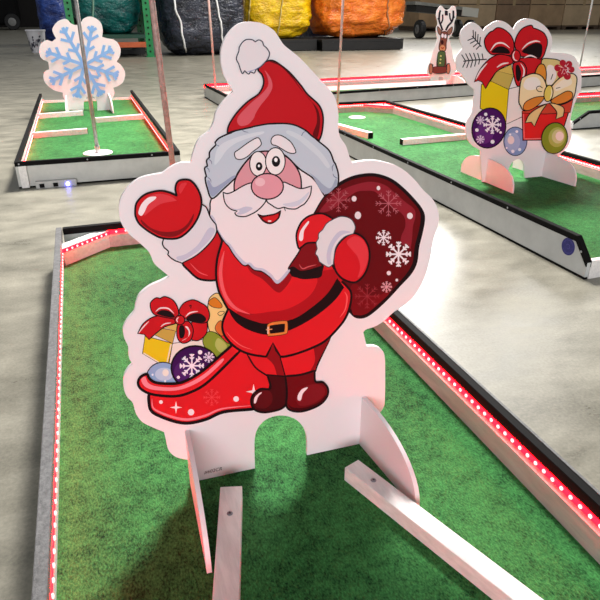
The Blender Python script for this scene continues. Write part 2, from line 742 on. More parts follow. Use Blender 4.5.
# slanting corner timber with its light strip
c0, c1 = Vector((-0.205, 3.055, 0)), Vector((0.03, 3.262, 0))
u = (c1 - c0).normalized()
n = Vector((u.y, -u.x, 0))
bm = bmesh.new()
add_prism(bm, [c0 + Vector((0, 0, T)), c1 + Vector((0, 0, T)), c1 - n * .045 + Vector((-.02, 0, T)), c0 - n * .045 + Vector((0, 0.02, T))], (0, 0, 0.092))
corner = obj('corner_timber', bm, WHITEWOOD, main)
corner['label'] = 'slanting white corner timber'
bm = bmesh.new()
add_prism(bm, [c0 + n * .0005 + Vector((0, 0, .151)), c1 + n * .0005 + Vector((0, 0, .151)), c1 + n * .0005 + Vector((0, 0, .170)),
               c0 + n * .0005 + Vector((0, 0, .170))], n * 0.003)
cs = obj('led_strip', bm, LEDTAPE, corner)
k = 0.022
while k < (c1 - c0).length:
    led_chip(corner, c0 + u * k + n * .004 + Vector((0, 0, .160)) - main.location, n)
    k += 0.033

# --- lane at the back left, with the snowflake
A0, A1, B0, B1 = -0.568, 0.690, 5.032, 9.45
snow_lane = thing('minigolf_lane', 'green minigolf lane with three cross timbers under the blue snowflake board', 'minigolf lane', (0.06, 7.2, 0))
SCEN = (0.06, 7.2)
turf_bed(snow_lane, [(A0 + .02, B0 + .02), (A1 - .02, B0 + .02), (A1 - .02, B1), (A0 + .02, B1)])
lane_side(snow_lane, (A0, B0), (A1, B0), SCEN, bumper=False, led=False, screws=0.5, screw_off=0.03, board=mat('whitish_front_board', (196, 194, 188), rough=0.5, var=0.08, scale=7))
lane_side(snow_lane, (A0, B0 + .032), (A0, B1), SCEN, screws=0, bumper=False, tape_low=0.10, tape_top=0.122)
lane_side(snow_lane, (A1, B0 + .032), (A1, B1), SCEN, screws=0, bumper=False, tape_low=0.10, tape_top=0.122)
lip(snow_lane, (A0 + .03, B1 - .02), (A1 - .03, B1 - .02), 0.0, 0.11)
bm = bmesh.new()
add_box(bm, (A0 + 0.05, B0 - 0.012, 0.09), (0.055, 0.02, 0.165))
obj('corner_post', bm, WHITEWOOD, snow_lane)
bm = bmesh.new()
c = on_y(56.5, 183.2, B0)
add_box(bm, (c.x, B0 - 0.022, c.z), (0.30, 0.04, 0.062))
bevel_all(bm, 0.004)
pb = obj('control_box', bm, mat('grey_control_box', (182, 180, 176), rough=0.4), snow_lane)
for k, dx in enumerate((-0.105, -0.005)):
    bm = bmesh.new()
    add_box(bm, (c.x + dx, B0 - 0.045, c.z), (0.035, 0.008, 0.03))
    o = obj('switch', bm, BLACKTRIM, pb)
bm = bmesh.new()
add_lathe(bm, (c.x + 0.085, B0 - 0.044, c.z), [(0.016, 0.002), (0.016, -0.006), (0.009, -0.011)], seg=14, axis='y')
o = obj('indicator_lamp', bm, mat('blue_indicator', (90, 90, 255), emit=(0.12, 0.12, 1.0), emit_strength=14), pb)
o['label'] = 'glowing blue indicator lamp'

# --- lane on the right, with the gift cutout
C0, C1, D0, D1 = 2.300, 3.690, 2.196, 7.30
right_lane = thing('minigolf_lane', 'green minigolf lane on the right with a round blue sticker on its grey side', 'minigolf lane', (3.0, 4.7, 0))
RCEN = (3.0, 4.7)
turf_bed(right_lane, [(C0 + .02, D0 + .03), (C1 - .02, D0 + .03), (C1 - .02, D1 - .02), (C0 + .02, D1 - .02)])
lane_side(right_lane, (C0, D0), (C0, D1), RCEN, bumper=False, ramp0=0.10, screws=0.62, screw_off=0.05, outer_strip=0.03)
lane_side(right_lane, (C1, D0), (C1, D1), RCEN, ramp0=0.13, screws=0, chip_step=0.03)
lane_side(right_lane, (C0 + .032, D1), (C1 - .032, D1), RCEN, screws=0, chip_step=0.03)
lip(right_lane, (C0 + .03, D0), (C1 - .03, D0), 0.0, 0.1, 0.03)
bm = bmesh.new()
q0, q1 = Vector((3.36, 7.262, 0)), Vector((3.655, 6.98, 0))
uu = (q1 - q0).normalized()
nn = Vector((uu.y, -uu.x, 0))
add_prism(bm, [q0 + Vector((0, 0, T)), q1 + Vector((0, 0, T)), q1 - nn * .04 + Vector((0, .03, T)), q0 - nn * .04 + Vector((.03, 0, T))], (0, 0, 0.09))
ct = obj('corner_timber', bm, WOOD, right_lane)
bm = bmesh.new()
add_prism(bm, [q0 + nn * .001 + Vector((0, 0, .151)), q1 + nn * .001 + Vector((0, 0, .151)), q1 + nn * .001 + Vector((0, 0, .169)),
               q0 + nn * .001 + Vector((0, 0, .169))], nn * 0.003)
obj('led_strip', bm, LEDTAPE, ct)
c = on_x(568.3, 246.5, C0 + 0.004)
bm = bmesh.new()
add_lathe(bm, (C0 + 0.0035, c.y, c.z), [(0.047, 0.0), (0.047, -0.0015)], seg=28, axis='x')
o = obj('sticker', bm, mat('blue_sticker', (28, 26, 108), rough=0.4, rgb2=(44, 40, 124), scale=60), right_lane)
o['label'] = 'round blue sticker'
bm = bmesh.new()
for r0, r1, a0, a1 in ((0.034, 0.0355, 0.4, 2.7), (0.034, 0.0355, 3.6, 5.9), (0.012, 0.014, 0.2, 5.0)):
    for k in range(16):
        t0, t1 = a0 + (a1 - a0) * k / 16, a0 + (a1 - a0) * (k + 1) / 16
        bm.faces.new([bm.verts.new((C0 + 0.0012, c.y + r * math.cos(t), c.z + r * math.sin(t))) for r, t in ((r0, t0), (r1, t0), (r1, t1), (r0, t1))])
obj('printed_ring', bm, mat('pale_blue_print', (84, 82, 164)), o)

# --- lane across the back, with the reindeer
far_lane = thing('minigolf_lane', 'long red-lit minigolf lane lying crosswise in the distance under the reindeer board', 'minigolf lane', (5.5, 9.3, 0))
F = [(1.86, 8.07), (9.9, 9.27), (10.7, 10.62), (1.82, 9.92)]
FC = (5.5, 9.3)
turf_bed(far_lane, [(1.90, 8.11), (9.87, 9.30), (10.6, 10.58), (1.86, 9.88)])
lane_side(far_lane, F[0], F[1], FC, screws=0.7, bumper=False)
lane_side(far_lane, (1.824, 9.88), (1.858, 8.11), FC, screws=0, led=True)
lane_side(far_lane, F[3], F[2], FC, screws=0, tape_top=0.196)
bm = bmesh.new()
add_prism(bm, [Vector((1.90, 9.28, T)), Vector((10.3, 9.95, T)), Vector((10.6, 10.55, T)), Vector((1.86, 9.86, T))], (0, 0, 0.006))
o = obj('ledge', bm, WOOD, far_lane)  # made-up slab whose pale top turns the strip's red light salmon
o['label'] = 'pale wooden ledge added to catch the red light'
lane_side(far_lane, (9.88, 9.31), (10.66, 10.57), FC, screws=0, led=False)

# --- lane at the right edge
side_lane = thing('minigolf_lane', 'red-lit minigolf lane at the right edge, its sloping grey end behind the gift board', 'minigolf lane', (7.0, 6.4, 0))
G0, G1, H0, H1 = 5.30, 10.0, 5.69, 7.08
GC = (7.0, 6.4)
turf_bed(side_lane, [(G0 + .03, H0 + .02), (G1, H0 + .02), (G1, H1 - .02), (G0 + .03, H1 - .02)])
lane_side(side_lane, (G0, H0), (G1, H0), GC, bumper=False, ramp0=0.2, zramp=0.09, screws=0.45, screw_off=0.08)
lane_side(side_lane, (G0, H1), (G1, H1), GC, ramp0=0.2, zramp=0.09, screws=0, tape_top=0.19)
bm = bmesh.new()
add_box(bm, (G0 + .012, (H0 + H1) / 2, 0.046), (0.024, H1 - H0 - .06, 0.092))
o = obj('end_lip', bm, WHITEWOOD, side_lane)
lane_side(side_lane, (G1, H0 + .032), (G1, H1 - .032), GC, screws=0, led=False)


# ------------------------------------------------------------------ timbers lying on the turf
def timber(label, p0, p1, w, h, parent_group='timbers laid on the lanes', material=WHITEWOOD, capped=False, screw_at=None):
    """Beam whose top centre line runs p0 -> p1."""
    a, b = Vector((p0[0], p0[1], T)), Vector((p1[0], p1[1], T))
    uu = (b - a).normalized()
    nn = Vector((-uu.y, uu.x, 0))
    t = thing('timber', label, 'timber', a, parent_group)
    bm = bmesh.new()
    add_box(bm, (a + b) / 2 + Vector((0, 0, h / 2)), ((b - a).length, w, h), (uu, nn))
    bevel_all(bm, 0.0015, 1)
    obj('beam', bm, material, t)
    if capped:
        bm = bmesh.new()
        add_box(bm, a - uu * 0.002 + Vector((0, 0, h / 2)), (0.004, w * 0.98, h * 0.98), (uu, nn))
        o = obj('end_cap', bm, BLACKTRIM, t)
        o['label'] = 'black end'
    if screw_at:
        bm = bmesh.new()
        c = a + uu * screw_at + Vector((0, 0, h))
        add_lathe(bm, c, [(0.0078, -0.001), (0.0078, 0.0006), (0.005, 0.0025)], seg=14)
        add_box(bm, c + Vector((0, 0, 0.0025)), (0.008, 0.0012, 0.0006), mi=1)
        add_box(bm, c + Vector((0, 0, 0.0025)), (0.0016, 0.008, 0.0006), mi=1)
        obj('screw', bm, [mat('zinc_screw', (150, 150, 155), rough=0.35, metal=0.8), BLACKTRIM], t)
    return t


timber('pale timber leading forward from beside the left foot of the big board', (0.2225, 1.198), (0.066, 0.62), 0.057, 0.045, screw_at=0.095)
timber('pale timber slanting forward from beside the right foot of the big board', (0.5560, 1.176), (0.80, 0.50), 0.052, 0.045, screw_at=0.085)
timber('short cross timber nearest the snowflake board, on the left side of its lane', (-0.03, 8.13), (-0.535, 8.03), 0.05, 0.055, capped=True)
timber('short cross timber nearest the flagstick foot, on the left side of the snowflake lane', (-0.01, 6.82), (-0.535, 6.74), 0.05, 0.055, capped=True)
timber('short cross timber reaching the right rail of the snowflake lane, behind the pole', (0.10, 7.50), (0.652, 7.60), 0.05, 0.055)
timber('cross timber with a black end lying left of the gift board', (2.835, 5.22), (3.64, 5.26), 0.055, 0.055, capped=True)
timber('slanting timber near the white hole cover, on the lane with the gift board', (2.685, 5.60), (2.45, 6.75), 0.06, 0.06, capped=True)


# ------------------------------------------------------------------ hole covers and flagsticks
def disc(label, x, y, r=0.105, group='white hole covers'):
    t = thing('hole_cover', label, 'hole cover', (x, y, T), group)
    bm = bmesh.new()
    add_lathe(bm, (x, y, T), [(r, 0.0), (r, 0.004), (r * 0.96, 0.007)], seg=30)
    obj('disc', bm, WHITE, t)
    bm = bmesh.new()
    add_lathe(bm, (x, y, T + 0.006), [(0.028, 0.0), (0.026, 0.003)], seg=18)
    obj('collar', bm, mat('grey_collar', (150, 148, 146)), t)


def flagstick(label, x, y, z, top, r, material=POLE, lean=(0, 0)):
    t = thing('flagstick', label, 'flagstick', (x, y, z), 'flagsticks on the lanes')
    bm = bmesh.new()
    add_tube(bm, [(x, y, z), (x + lean[0] * .5, y + lean[1] * .5, (z + top) / 2), (x + lean[0], y + lean[1], top)], r, 12)
    obj('pole', bm, material, t, smooth=True)
    bm = bmesh.new()
    add_lathe(bm, (x, y, z), [(r * 1.35, 0.0), (r * 1.35, 0.05), (r * 1.05, 0.06)], seg=14)
    obj('ferrule', bm, STEEL, t)


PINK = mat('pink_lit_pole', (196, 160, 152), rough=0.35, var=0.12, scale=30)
disc('white round hole cover under the pole on the snowflake lane', 0.056, 5.79, 0.13)
disc('white round hole cover without a pole on the lane with the gift board', 3.095, 6.856, 0.10)
flagstick('grey pole standing in front of the blue snowflake board', 0.056, 5.79, T + 0.009, 2.0, 0.0165, mat('grey_metal_pole', (150, 148, 146), rough=0.35, metal=0.3, var=0.2, scale=20))
p = on_z(179.5, 238, T)
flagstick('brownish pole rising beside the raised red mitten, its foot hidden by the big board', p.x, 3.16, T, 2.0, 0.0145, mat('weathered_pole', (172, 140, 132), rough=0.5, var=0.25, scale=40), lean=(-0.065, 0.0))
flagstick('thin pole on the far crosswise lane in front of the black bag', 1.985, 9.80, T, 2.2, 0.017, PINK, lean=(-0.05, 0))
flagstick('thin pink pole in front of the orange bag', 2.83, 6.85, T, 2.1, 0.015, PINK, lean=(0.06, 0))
p = on_z(579, 71.5, T)
flagstick('thin pole rising behind the gift board in front of the cardboard', p.x, p.y, T, 2.2, 0.0165, mat('light_grey_pole', (176, 174, 172), rough=0.35))

# ------------------------------------------------------------------ the big board: waving bearded man in red
def foot_panel(t, name, x0, x1, yb, length, height, thick, back=0.0, expo=2.2, label=None):
    """Side panel standing across the board: rounded profile from the board forward (and back)."""
    pts = []
    N = 14
    for k in range(N + 1):
        a = math.pi / 2 * k / N
        pts.append((-length * math.sin(a) ** (2 / expo), T + height * math.cos(a) ** (2 / expo)))
    pts.append((0.0 if not back else 0.0, T))
    pts = pts[:-1]
    poly = [(0.0, T)] if not back else []
    if back:
        bp = []
        for k in range(N + 1):
            a = math.pi / 2 * k / N
            bp.append((back * math.sin(a) ** (2 / expo), T + height * math.cos(a) ** (2 / expo)))
        pts = list(reversed(bp)) + pts[1:]
        poly = []
    poly = pts + poly
    bm = bmesh.new()
    v = []
    for y, z in poly:
        f = -y / length
        v.append(Vector((x0 + (x1 - x0) * f, yb + y, z)))
    add_prism(bm, v, (thick, 0, 0))
    bmesh.ops.triangulate(bm, faces=[f for f in bm.faces if len(f.verts) > 4], ngon_method='EAR_CLIP')
    o = obj(name, bm, PANEL, t)
    if label:
        o['label'] = label
    return o


SY = on_z(255, 468.3, T).y
big = thing('standing_board', 'large white board cutout printed with a waving white-bearded man in red holding a dark sack',
            'cutout board', (0.40, SY, T))
OUT = ('221.7,47.5 226.7,35.8 236.7,25 248.3,21.7 261.7,23.3 273.3,30 280,39.2 285,45.8 300,58 316,75 330,90 335.8,100 338.3,113 '
       '338.3,126.7 340,136.7 345.8,145.8 349.5,156.7 352.3,162.8! 363,161 373,160.5 384,162 400,167.5 413.3,178.3 423.3,190 433.3,200 438.3,211.7 '
       '438.3,224 433.3,240 430.5,256 426.5,272 420.5,286 412.5,298 403.3,305.5 393.3,312.5 384,321 375,326.5 366,329.5 363.3,332.2! 366.7,346.2! 375,346.3 '
       '381.5,349.5 384.6,356 385.2,370 385,395 384,406 379,413.5 371,418 364.5,420! 363.4,443! 307,455.2! 306.8,437 302,425.5 293,418 280,415.5 267,419 '
       '258,428 254.6,441 255,468.3! 196,481.2! 190,460! 185,459.3 175.5,456.7 168.6,450 166,440 164,432! 153,427.5 142,421.7 135.8,413 132.8,403 '
       '127,396.5 123.8,388 124,377 127.5,369.5 132.5,364! 129,357.5 128.2,347 124,337 123.3,328 127.5,319.5 134,311.7 136,303 140,294 150,286 161,281 169.5,276.5! '
       '162,270.5 154,263 148.5,251.5 136,240 126.7,231.7 120.8,221.7 119,210 120.8,198.3 128.3,186.7 141.7,177.5 162.5,173! '
       '171.7,166.5 181,162.7 191,162.3! 193.5,152 199,139 209.3,130.7 214,121 216.2,112 223.3,101.7 233.3,91.2! 227.8,83 223.3,73.3 220.8,60')
pb = panel('board', OUT, SY, 0.011, big)
foot_panel(big, 'side_foot', 0.127, 0.114, SY - 0.0005, 0.305, 0.180, 0.012)
foot_panel(big, 'side_foot', 0.634, 0.664, SY - 0.0005, 0.288, 0.170, 0.012)

RED = (214, 28, 36)
RED2 = (196, 22, 30)
DRED = (140, 14, 22)
CREAM = (236, 222, 223)
FURSH = (196, 192, 208)
INKL = (30, 14, 18)
a = Art(SY)

# dark sack over the shoulder
S = 'sack'
a.fill(S, (98, 8, 15), '313,212 320,200 333.3,188.3 346.7,180 360,175.8 375,175 390,179.7 401.7,188.3 413.3,200 421,210 423.3,218.3 421.2,231.7 417.5,246.7 415.5,262 '
       '410,273 399,285 386.7,298.3 374,310 365,316 356.7,316.5 350.8,311.7 340,300 325,270 313,240', BLACK, 2.8)
a.line(S, BLACK, '390,180 402,189 413.5,200.5 420.8,210 422.5,219 420.5,232 416.6,247 414.6,262 409,273 398.5,285 386.2,298 373.5,310', 4.2, taper=True)
a.fill(S, (140, 32, 44), '320,210 333,195.5 347,187.5 361,183 372,181.7 385,185 395,193.3 405,201.7 414,209 415.3,216.7 412.8,226.7 412,238 410.5,249! 400,243! 401.5,235 405,226.7 '
       '404,216.7 395,208 383,200 375,191.7 365,190.8 356,192 345,199.5 332,209.5 322,212.5')
a.fill(S, (118, 10, 18), '352,312 350,290 356,284 372,296 390,292 372,309.5 364,314.5 357,315')
for x, y, r, ry in ((378.3, 188, 1.8, 2.2), (354, 198.7, 2.5, 2.8), (357.8, 215.3, 3.2, 3.8), (409.8, 215.8, 2.9, 3.2), (388.7, 273, 2.1, 2.2), (396.7, 280, 1.4, 1.4)):
    a.dot(S, (234, 214, 216), x, y, r, ry)
a.snow(S, (184, 100, 110), 388.3, 203.3, 13, 0.7)
a.snow(S, (170, 84, 92), 338.3, 200, 12, 0.7)
a.snow(S, (150, 44, 52), 367, 296, 12.5, 0.7)
a.snow(S, (236, 218, 222), 383.3, 237.5, 7.6, 1.1)
a.snow(S, (240, 226, 228), 398.3, 254, 12.6, 1.7)
a.snow(S, (220, 150, 156), 386.3, 286.7, 5.6, 0.9)

# gift pile behind the man, in the red bag
G = 'gifts'
a.fill(G, (238, 200, 128), '208.3,301.7 212.5,295 218.3,293.3 224,300 230,310 224,323 231.5,343! 222,345! 216.7,333.3 210,331.7 207.5,320', INKL, 0.7)
a.fill(G, (214, 122, 36), '208.3,302 215,297.5 222,305 220,308 211.7,306.5', INKL, 0.5)
a.fill(G, (216, 110, 48), '215,328.5 218.3,321.7 222.5,322 226,336 220,335', INKL, 0.5)
a.fill(G, (206, 40, 40), '221,336! 227,334! 233,345! 228,347!', INKL, 0.5)
a.line(G, INKL, '217.5,313.5 220,311.5 224,311.5 223.5,313.5 220,315.5 217.5,313.7', 0.6)
a.fill(G, (236, 220, 208), '172.5,343.3! 205,339! 212,372! 168,370!', INKL, 0.6)
a.fill(G, (134, 150, 46), '206.5,333 212,331.5 219,335 226,342 230,346 216,361 203,343.3', INKL, 0.6)
a.fill(G, (178, 182, 96), '218,338 226,344 226,349 220,352 215,345')
a.fill(G, (228, 192, 26), '145,335.8! 172.5,343.3! 167.5,368.3! 142.5,353.3!', INKL, 0.7)
a.line(G, (238, 218, 190), [(171, 344), (166, 366.5), (143.5, 353)], 1.5)
a.fill(G, (196, 160, 72), '160,327.5! 175.8,330.8! 172.5,343.3! 154,334.5!', INKL, 0.6)
a.fill(G, (214, 178, 96), '160,326! 181,321! 181,336! 175.8,330.8!')
a.fill(G, RED2, '206.7,321.7 203.3,321.5 196,320 190,324 188,332 190,338 195,340.5 200,339.5 205.8,334 207.2,328', INKL, 0.9)
a.fill(G, RED2, '178.3,323.3 176.7,333.3 178.5,340 183,343 188.5,341.5 192,337 193,328 188,321', INKL, 0.9)
a.fill(G, BLACK, '179.2,326.7 183.3,325.3 185,331.5 183,337.5 179.5,336.8')
a.fill(G, (238, 214, 216), '185,326.3 188.5,331 187.5,337 181.7,340.3 186,338.5 190,333 188,327')
a.fill(G, RED2, '137.5,333.3! 143.3,323.3 153.3,316.7 163,315.5 173.3,318.3 177,322.5 165,326.5 156.7,332.5 149,339.3! 144,334!', INKL, 0.9)
a.line(G, (236, 210, 212), '138.5,333 143,327 149,321', 1.2, taper=True)
a.line(G, (236, 210, 212), '160.5,326.5 165,323.5 171,322.6', 1.2, taper=True)
a.fill(G, RED2, '150.8,309 150.5,302.5 155.5,297.8 160,298.2! 165,296.4 173.3,300.3 178,309 177.5,318.3 170,318 160,316 154,314', INKL, 0.9)
a.fill(G, BLACK, '156.7,313.3 161.7,309.9 170,311.3 174.7,317.2 165,316.3')
a.line(G, (238, 214, 216), '155.5,311.5 160,308 168,308.2 174,313.5', 1.5, taper=True)
a.fill(G, RED2, '179,312 183,303.5 190,300 194,299.6! 198,301! 206.5,306.5 209.5,315 206.7,321.7 199,322.5 186,319', INKL, 0.9)
a.line(G, INKL, '189,306 191,305 190.5,308', 1.0)
a.fill(G, BLACK, '186.2,318 191.7,313.9 200,313.2 205.8,317.8 203.5,322 193,321')
a.line(G, (238, 214, 216), '185.5,316.5 190,312.5 198,311', 1.4, taper=True)
a.dot(G, RED2, 179.7, 319.7, 5, 4.8, INKL, 0.9)
a.line(G, (240, 216, 218), '178.6,316.8 176.6,319.2 177.6,322', 1.0, taper=True)
a.fill(G, (142, 168, 206), ellipse(163, 377, 16.5, 15), INKL, 0.8)
a.fill(G, (186, 200, 222), ellipse(164, 374, 9, 6.5))
a.dot(G, (236, 226, 214), 165.5, 372.5, 3.2, 3.6)
for x, y in ((152.5, 374.5), (165, 381), (158, 382.5)):
    a.dot(G, (226, 230, 240), x, y, 1.1)
a.fill(G, (58, 14, 78), ellipse(195, 367.5, 23.8, 21.8), BLACK, 1.4)
a.fill(G, (78, 30, 100), ellipse(186, 372, 12, 12))
a.snow(G, (240, 226, 236), 191.7, 365.5, 12.2, 1.5)
a.snow(G, (226, 206, 226), 208.7, 356.8, 5.4, 0.9)
for x, y, r in ((200, 352, 2.2), (178.3, 377, 1.6), (199, 371.5, 1.2)):
    a.dot(G, (240, 228, 236), x, y, r)

# red bag
B = 'bag'
a.fill(B, RED, '150.8,392 149,403 152,411 161.7,416.3 176.7,421.3 190,422.3 206.7,418.3 223.3,411.3 251.7,408.5! 268,400! 272,372! 250,352! 236.7,350 221.7,367 205,382 190,390 170,394', BLACK, 2.6)
a.line(B, (240, 128, 140), '151.8,398 153,407 162,412.5 177,417.5 190,418.6 206,414.5 222,408 250,405', 2.3, taper=True)
a.fill(B, RED, '138,383.3 140,376.7 146.7,373.6 149.5,378.3 157,382.3 175,383 187,379.6 203.3,369.6 220,355 232.5,344! 240,350! 221.7,368.3 205,383.5 190,391.7 175,395.5 154,394 142.5,389.5', BLACK, 2.2)
a.fill(B, (242, 134, 146), '141,379 145,376 148,382 156,385.5 175,386.5 190,381.5 205,372.5 221,358.5 222,361.5 205,377 190,385.5 175,389.8 155,389.3 145,386')
for x, y, r in ((160.8, 401.3, 1.9), (190.8, 411.5, 3.2), (235.8, 398.3, 2.8)):
    a.dot(B, (244, 220, 222), x, y, r)
a.star(B, (246, 226, 226), 175.8, 406.7, 6.2)
a.star(B, (246, 226, 226), 253.3, 391, 7.8)
a.snow(B, (228, 70, 76), 211.5, 396.5, 8.5, 0.6)

# trousers and boots
M = 'trousers'
a.fill(M, RED, '247,354! 255,366.7 266.7,375! 285,376! 281,354!', BLACK, 1.4)
a.fill(M, DRED, '272,345! 279,354! 286,376! 277,376! 273,364 265,356!')
a.fill(M, RED, '279,354! 285,376! 300,374 315,370.5! 318,362 331,335! 312,345!', BLACK, 1.4)
a.fill(M, DRED, '313,346! 330,337! 317.5,361 313.5,370.5! 310,370! 314.5,360')
BT = 'boots'
a.fill(BT, (70, 8, 14), '267,374! 270,387.5 260,388.3 253.3,393.3 250.8,400 253.3,408 261.7,411.5 273.3,410.3 283,406.5 287,398 287,376!', BLACK, 1.8)
a.fill(BT, (92, 14, 20), '262,390 256,395 254,402 257,407 266,407 272,400 270,391')
a.fill(BT, (106, 8, 16), '285,375.5! 300,374 314,370! 315,380.8 322.5,381.7 327.5,388.3 326,396.7 318.3,404.5 303.3,410.3 291.7,410 286,405 286.5,392', BLACK, 1.8)
a.fill(BT, (124, 20, 28), '296,398 300,389 308,384.5 318,383.5 324,388 323,395 314,402 304,405 298,404')
a.fill(BT, (66, 4, 10), '287,402 292,406.5 304,406.8 318,401.5 325,394.5 323.5,399.5 315,404.8 303,409.2 292,408.8')
a.fill(BT, (244, 220, 222), '253.6,402 254.3,396.7 258.5,392.5 261.5,391.8 257.7,396 255.5,402')
a.fill(BT, (246, 222, 224), '297.3,399 297.6,394 301.7,388.3 307.5,386.7 302.5,392.5 300.4,399.3')

# raised arm
A = 'arm'
a.fill(A, RED2, '182.5,262 190,271.7 198.3,278.5 208.3,280.4 217.5,280! 224,245! 216,229! 205,246 196,255', BLACK, 1.8)
a.line(A, (232, 84, 90), '190,263 199,272 208,275.5', 1.2, taper=True)

# coat
C = 'coat'
a.fill(C, RED, '222,240! 217,258 215.8,275 218.3,290 223,300 227.7,308.5! 222.3,322 223.5,333 231,343 241,350.2 252,354 265.5,356! 272.5,342.5! 280,356! 284.5,355.8 296,353 312,347 '
       '325,340 337,328 345.3,316.7 350,303 350.5,292 346,285.5! 338,277 330,262 310,240 280,230! 250,230!', BLACK, 1.9)
a.fill(C, (172, 16, 26), '236,311.5 252,313.2 270,311 285,309 300,302 311,293 317,281 316,272 337,268! 342,280! 327,294 310,308 292,318.5 268,324 250,321')
a.fill(C, (152, 14, 24), '240,253! 250,271 262,278.5 276.5,291.5 284,288 291,277 291,266! 270,255!')
a.fill(C, (236, 92, 98), '224,250 219.8,262 218.4,275 221,289.5 227,302 236,309.5 250,313.6 237,307 229.5,299 224.5,289 222,275 222.5,263')
a.line(C, (238, 96, 96), '226,331 232,338 241,345 252,349', 1.0, taper=True)
a.line(C, (238, 96, 96), '344,291 346.5,297 344.5,309 339,317', 1.3, taper=True)

a.fill(C, DRED, '272.5,342! 266.3,355.8! 273,357! 280.3,356.3! 276,350')
a.line(C, BLACK, [(266.3, 355.8), (269.5, 349), (272.5, 342), (275.5, 350), (280.3, 356.3)], 1.4)
BE = 'belt'
a.fill(BE, (24, 8, 12), '227.5,306.7! 231,315 238,323.3 250,330 266.7,334 286.7,330.3 303.3,322.8 320,312 335,298.8 343.6,286.7! 336.7,277.5! 326.7,293 310,307.7 291.7,318.6 266.7,322.8 255,320.8 241.7,315.8')
a.fill(BE, (226, 128, 58), '266.7,325 269,322.5 274,321 285,320 287.2,322.5 287,331 284,333.6 269,335.5 266.9,333.3', (70, 30, 14), 0.5)
a.fill(BE, (24, 8, 12), '269.3,326 270.5,324.6 283,323 284.4,324 284,330.2 282.6,331.3 270.8,332.8 269.4,331.5')
a.line(BE, (238, 206, 190), [(267.4, 333), (267.6, 326)], 1.1)
a.line(BE, (232, 160, 110), [(265.5, 329), (271.8, 328.4)], 0.9)

# neck of the sack in his fist
a.fill(S, (124, 14, 22), '303.5,241! 314,239! 317,245 318,255 322.5,266! 318,275 303,277 292,275! 287.3,267.7! 296.5,253', BLACK, 1.6)
a.fill(S, BLACK, '287.5,267.8! 293,266 300,270 308,269 321.5,265! 321,275.5 312,278 300,278.2 291,273.5')
a.line(S, (206, 88, 92), '298.5,263.5 302,268 308,266 316,264', 1.2, taper=True)

# beard, face
W = 'beard'
a.fill(W, CREAM, '211.7,197 209.7,208.3 209.6,218 214,221.7! 217.5,231 224,241 228.5,245.8! 234,255 243,264.6 248,264! 254,269.3 261.7,270.8! 270,276.7 277.5,283.3! 289,270.8 '
       '288.3,266.7 300,248.3 305,230 318,205 326,193! 312,165! 280,145! 250,145! 230,170!', INKL, 1.2)
a.fill(W, FURSH, '210.8,214 214.5,218.5 218,229 225,239.5 230,243.5 237,253.5 245,261.5 250,262 255,266.5 263,268 271,273.5 277.3,279.5 287,269.5 289,271 277.5,283 269.5,276 '
       '261.5,270.3 253.7,268.8 247.7,263.5 242.8,264 234.3,254.5 228.5,245.3 224,240.5 217.8,230.5 214,221.2 210,217.5')
H = 'face'
a.fill(H, (216, 148, 156), '233.8,193! 234,181.7 238.3,171.7 246.7,160 256,152.5 268,150 285,155.8 295,165.8 300,176.7 300.8,190! 270,200!', INKL, 1.2)

# hair and hat
HR = 'hair'
a.fill(HR, (190, 196, 206), '211.7,198 206.7,187 204.8,178 206,176! 204.2,168 207,165.5! 206.2,160 209,157! 209.5,151 215.5,144.5! 214.6,142! 219,137.5 230,132.5 241,128! 252,124.5 270,123.5 '
       '290,123.7 305,130 316.7,140 328.3,150 333,161 334.5,163! 337.3,172 337.8,180 336.7,186! 323.5,195! 313.3,178.8 298.5,168.2 285,155.3 272,151 256,152 246.5,160 238.2,171 235,177.5! 223.3,188.3', INKL, 1.3)
a.fill(HR, (152, 158, 182), '206.7,182 211.7,196 223,186.5 234.5,176.5 232,175.5 221,183 213,186.5 209,180')
a.fill(HR, (158, 164, 182), '311,175 323.5,193.5 335.5,185 335,178 330,187.5 323,184.5 314,176 300,167')
a.line(HR, INKL, '228.3,133.5 231.5,132.5', 1.0)
for q in ('206.3,176 209.5,178.5 211,182', '204.6,166 208,168.5 209,172', '207,158 210.5,160.5 211.5,164', '215.5,144.5 219,146 220.5,149', '334,163 331.5,166.5 332,171', '337,178 333.5,176 332,173',
          '241,128.5 243.5,131 248,132', '305,130.5 302,133 300.5,137'):
    a.line(HR, (120, 126, 148), q, 0.9, taper=True)
a.fill(HR, (208, 212, 218), '216,150 222,143 233,138 246,134 262,131 262,133.5 247,138 235,143 226,150 219,160 214,164')
a.fill(HR, (204, 208, 214), '288,130 300,135 312,144 322,154 329,165 326,167 318,157 308,148 297,139 286,133')
HT = 'hat'
a.fill(HT, (188, 20, 30), '257.5,69.5 262,63.5 268,60.5 275,61.7 288.3,71.7 300,85 306.7,94 318.3,105 322.3,116.7 321.2,132 318.5,140! 311.7,136 303.3,129 290,123.7 270,123.3 253.3,126! 251,126.8! 232,131 226.7,133.5! '
       '228.3,125 235.8,113 246.7,101.7 258.3,93.3 263,83.3 261.7,75', INKL, 1.4)
a.fill(HT, (98, 8, 14), '268,61 280,66.5 291,77.5 299.5,88.5 309,99 315,110 316,122 312,134 316.5,137.5 319.3,122 317,109 308,98.5 299.5,87.5 289.5,74 277.5,63.5')
a.fill(HT, (212, 88, 98), '264,70 270,78 271.7,86.7 268,95 260,105 255,113 253,118 247.5,124 240,125.5 236.7,121.7 237.5,116.7 242.5,110.5 251.7,101.5 261.7,93 267.5,85 266.7,76.7')
PO = 'pompom'
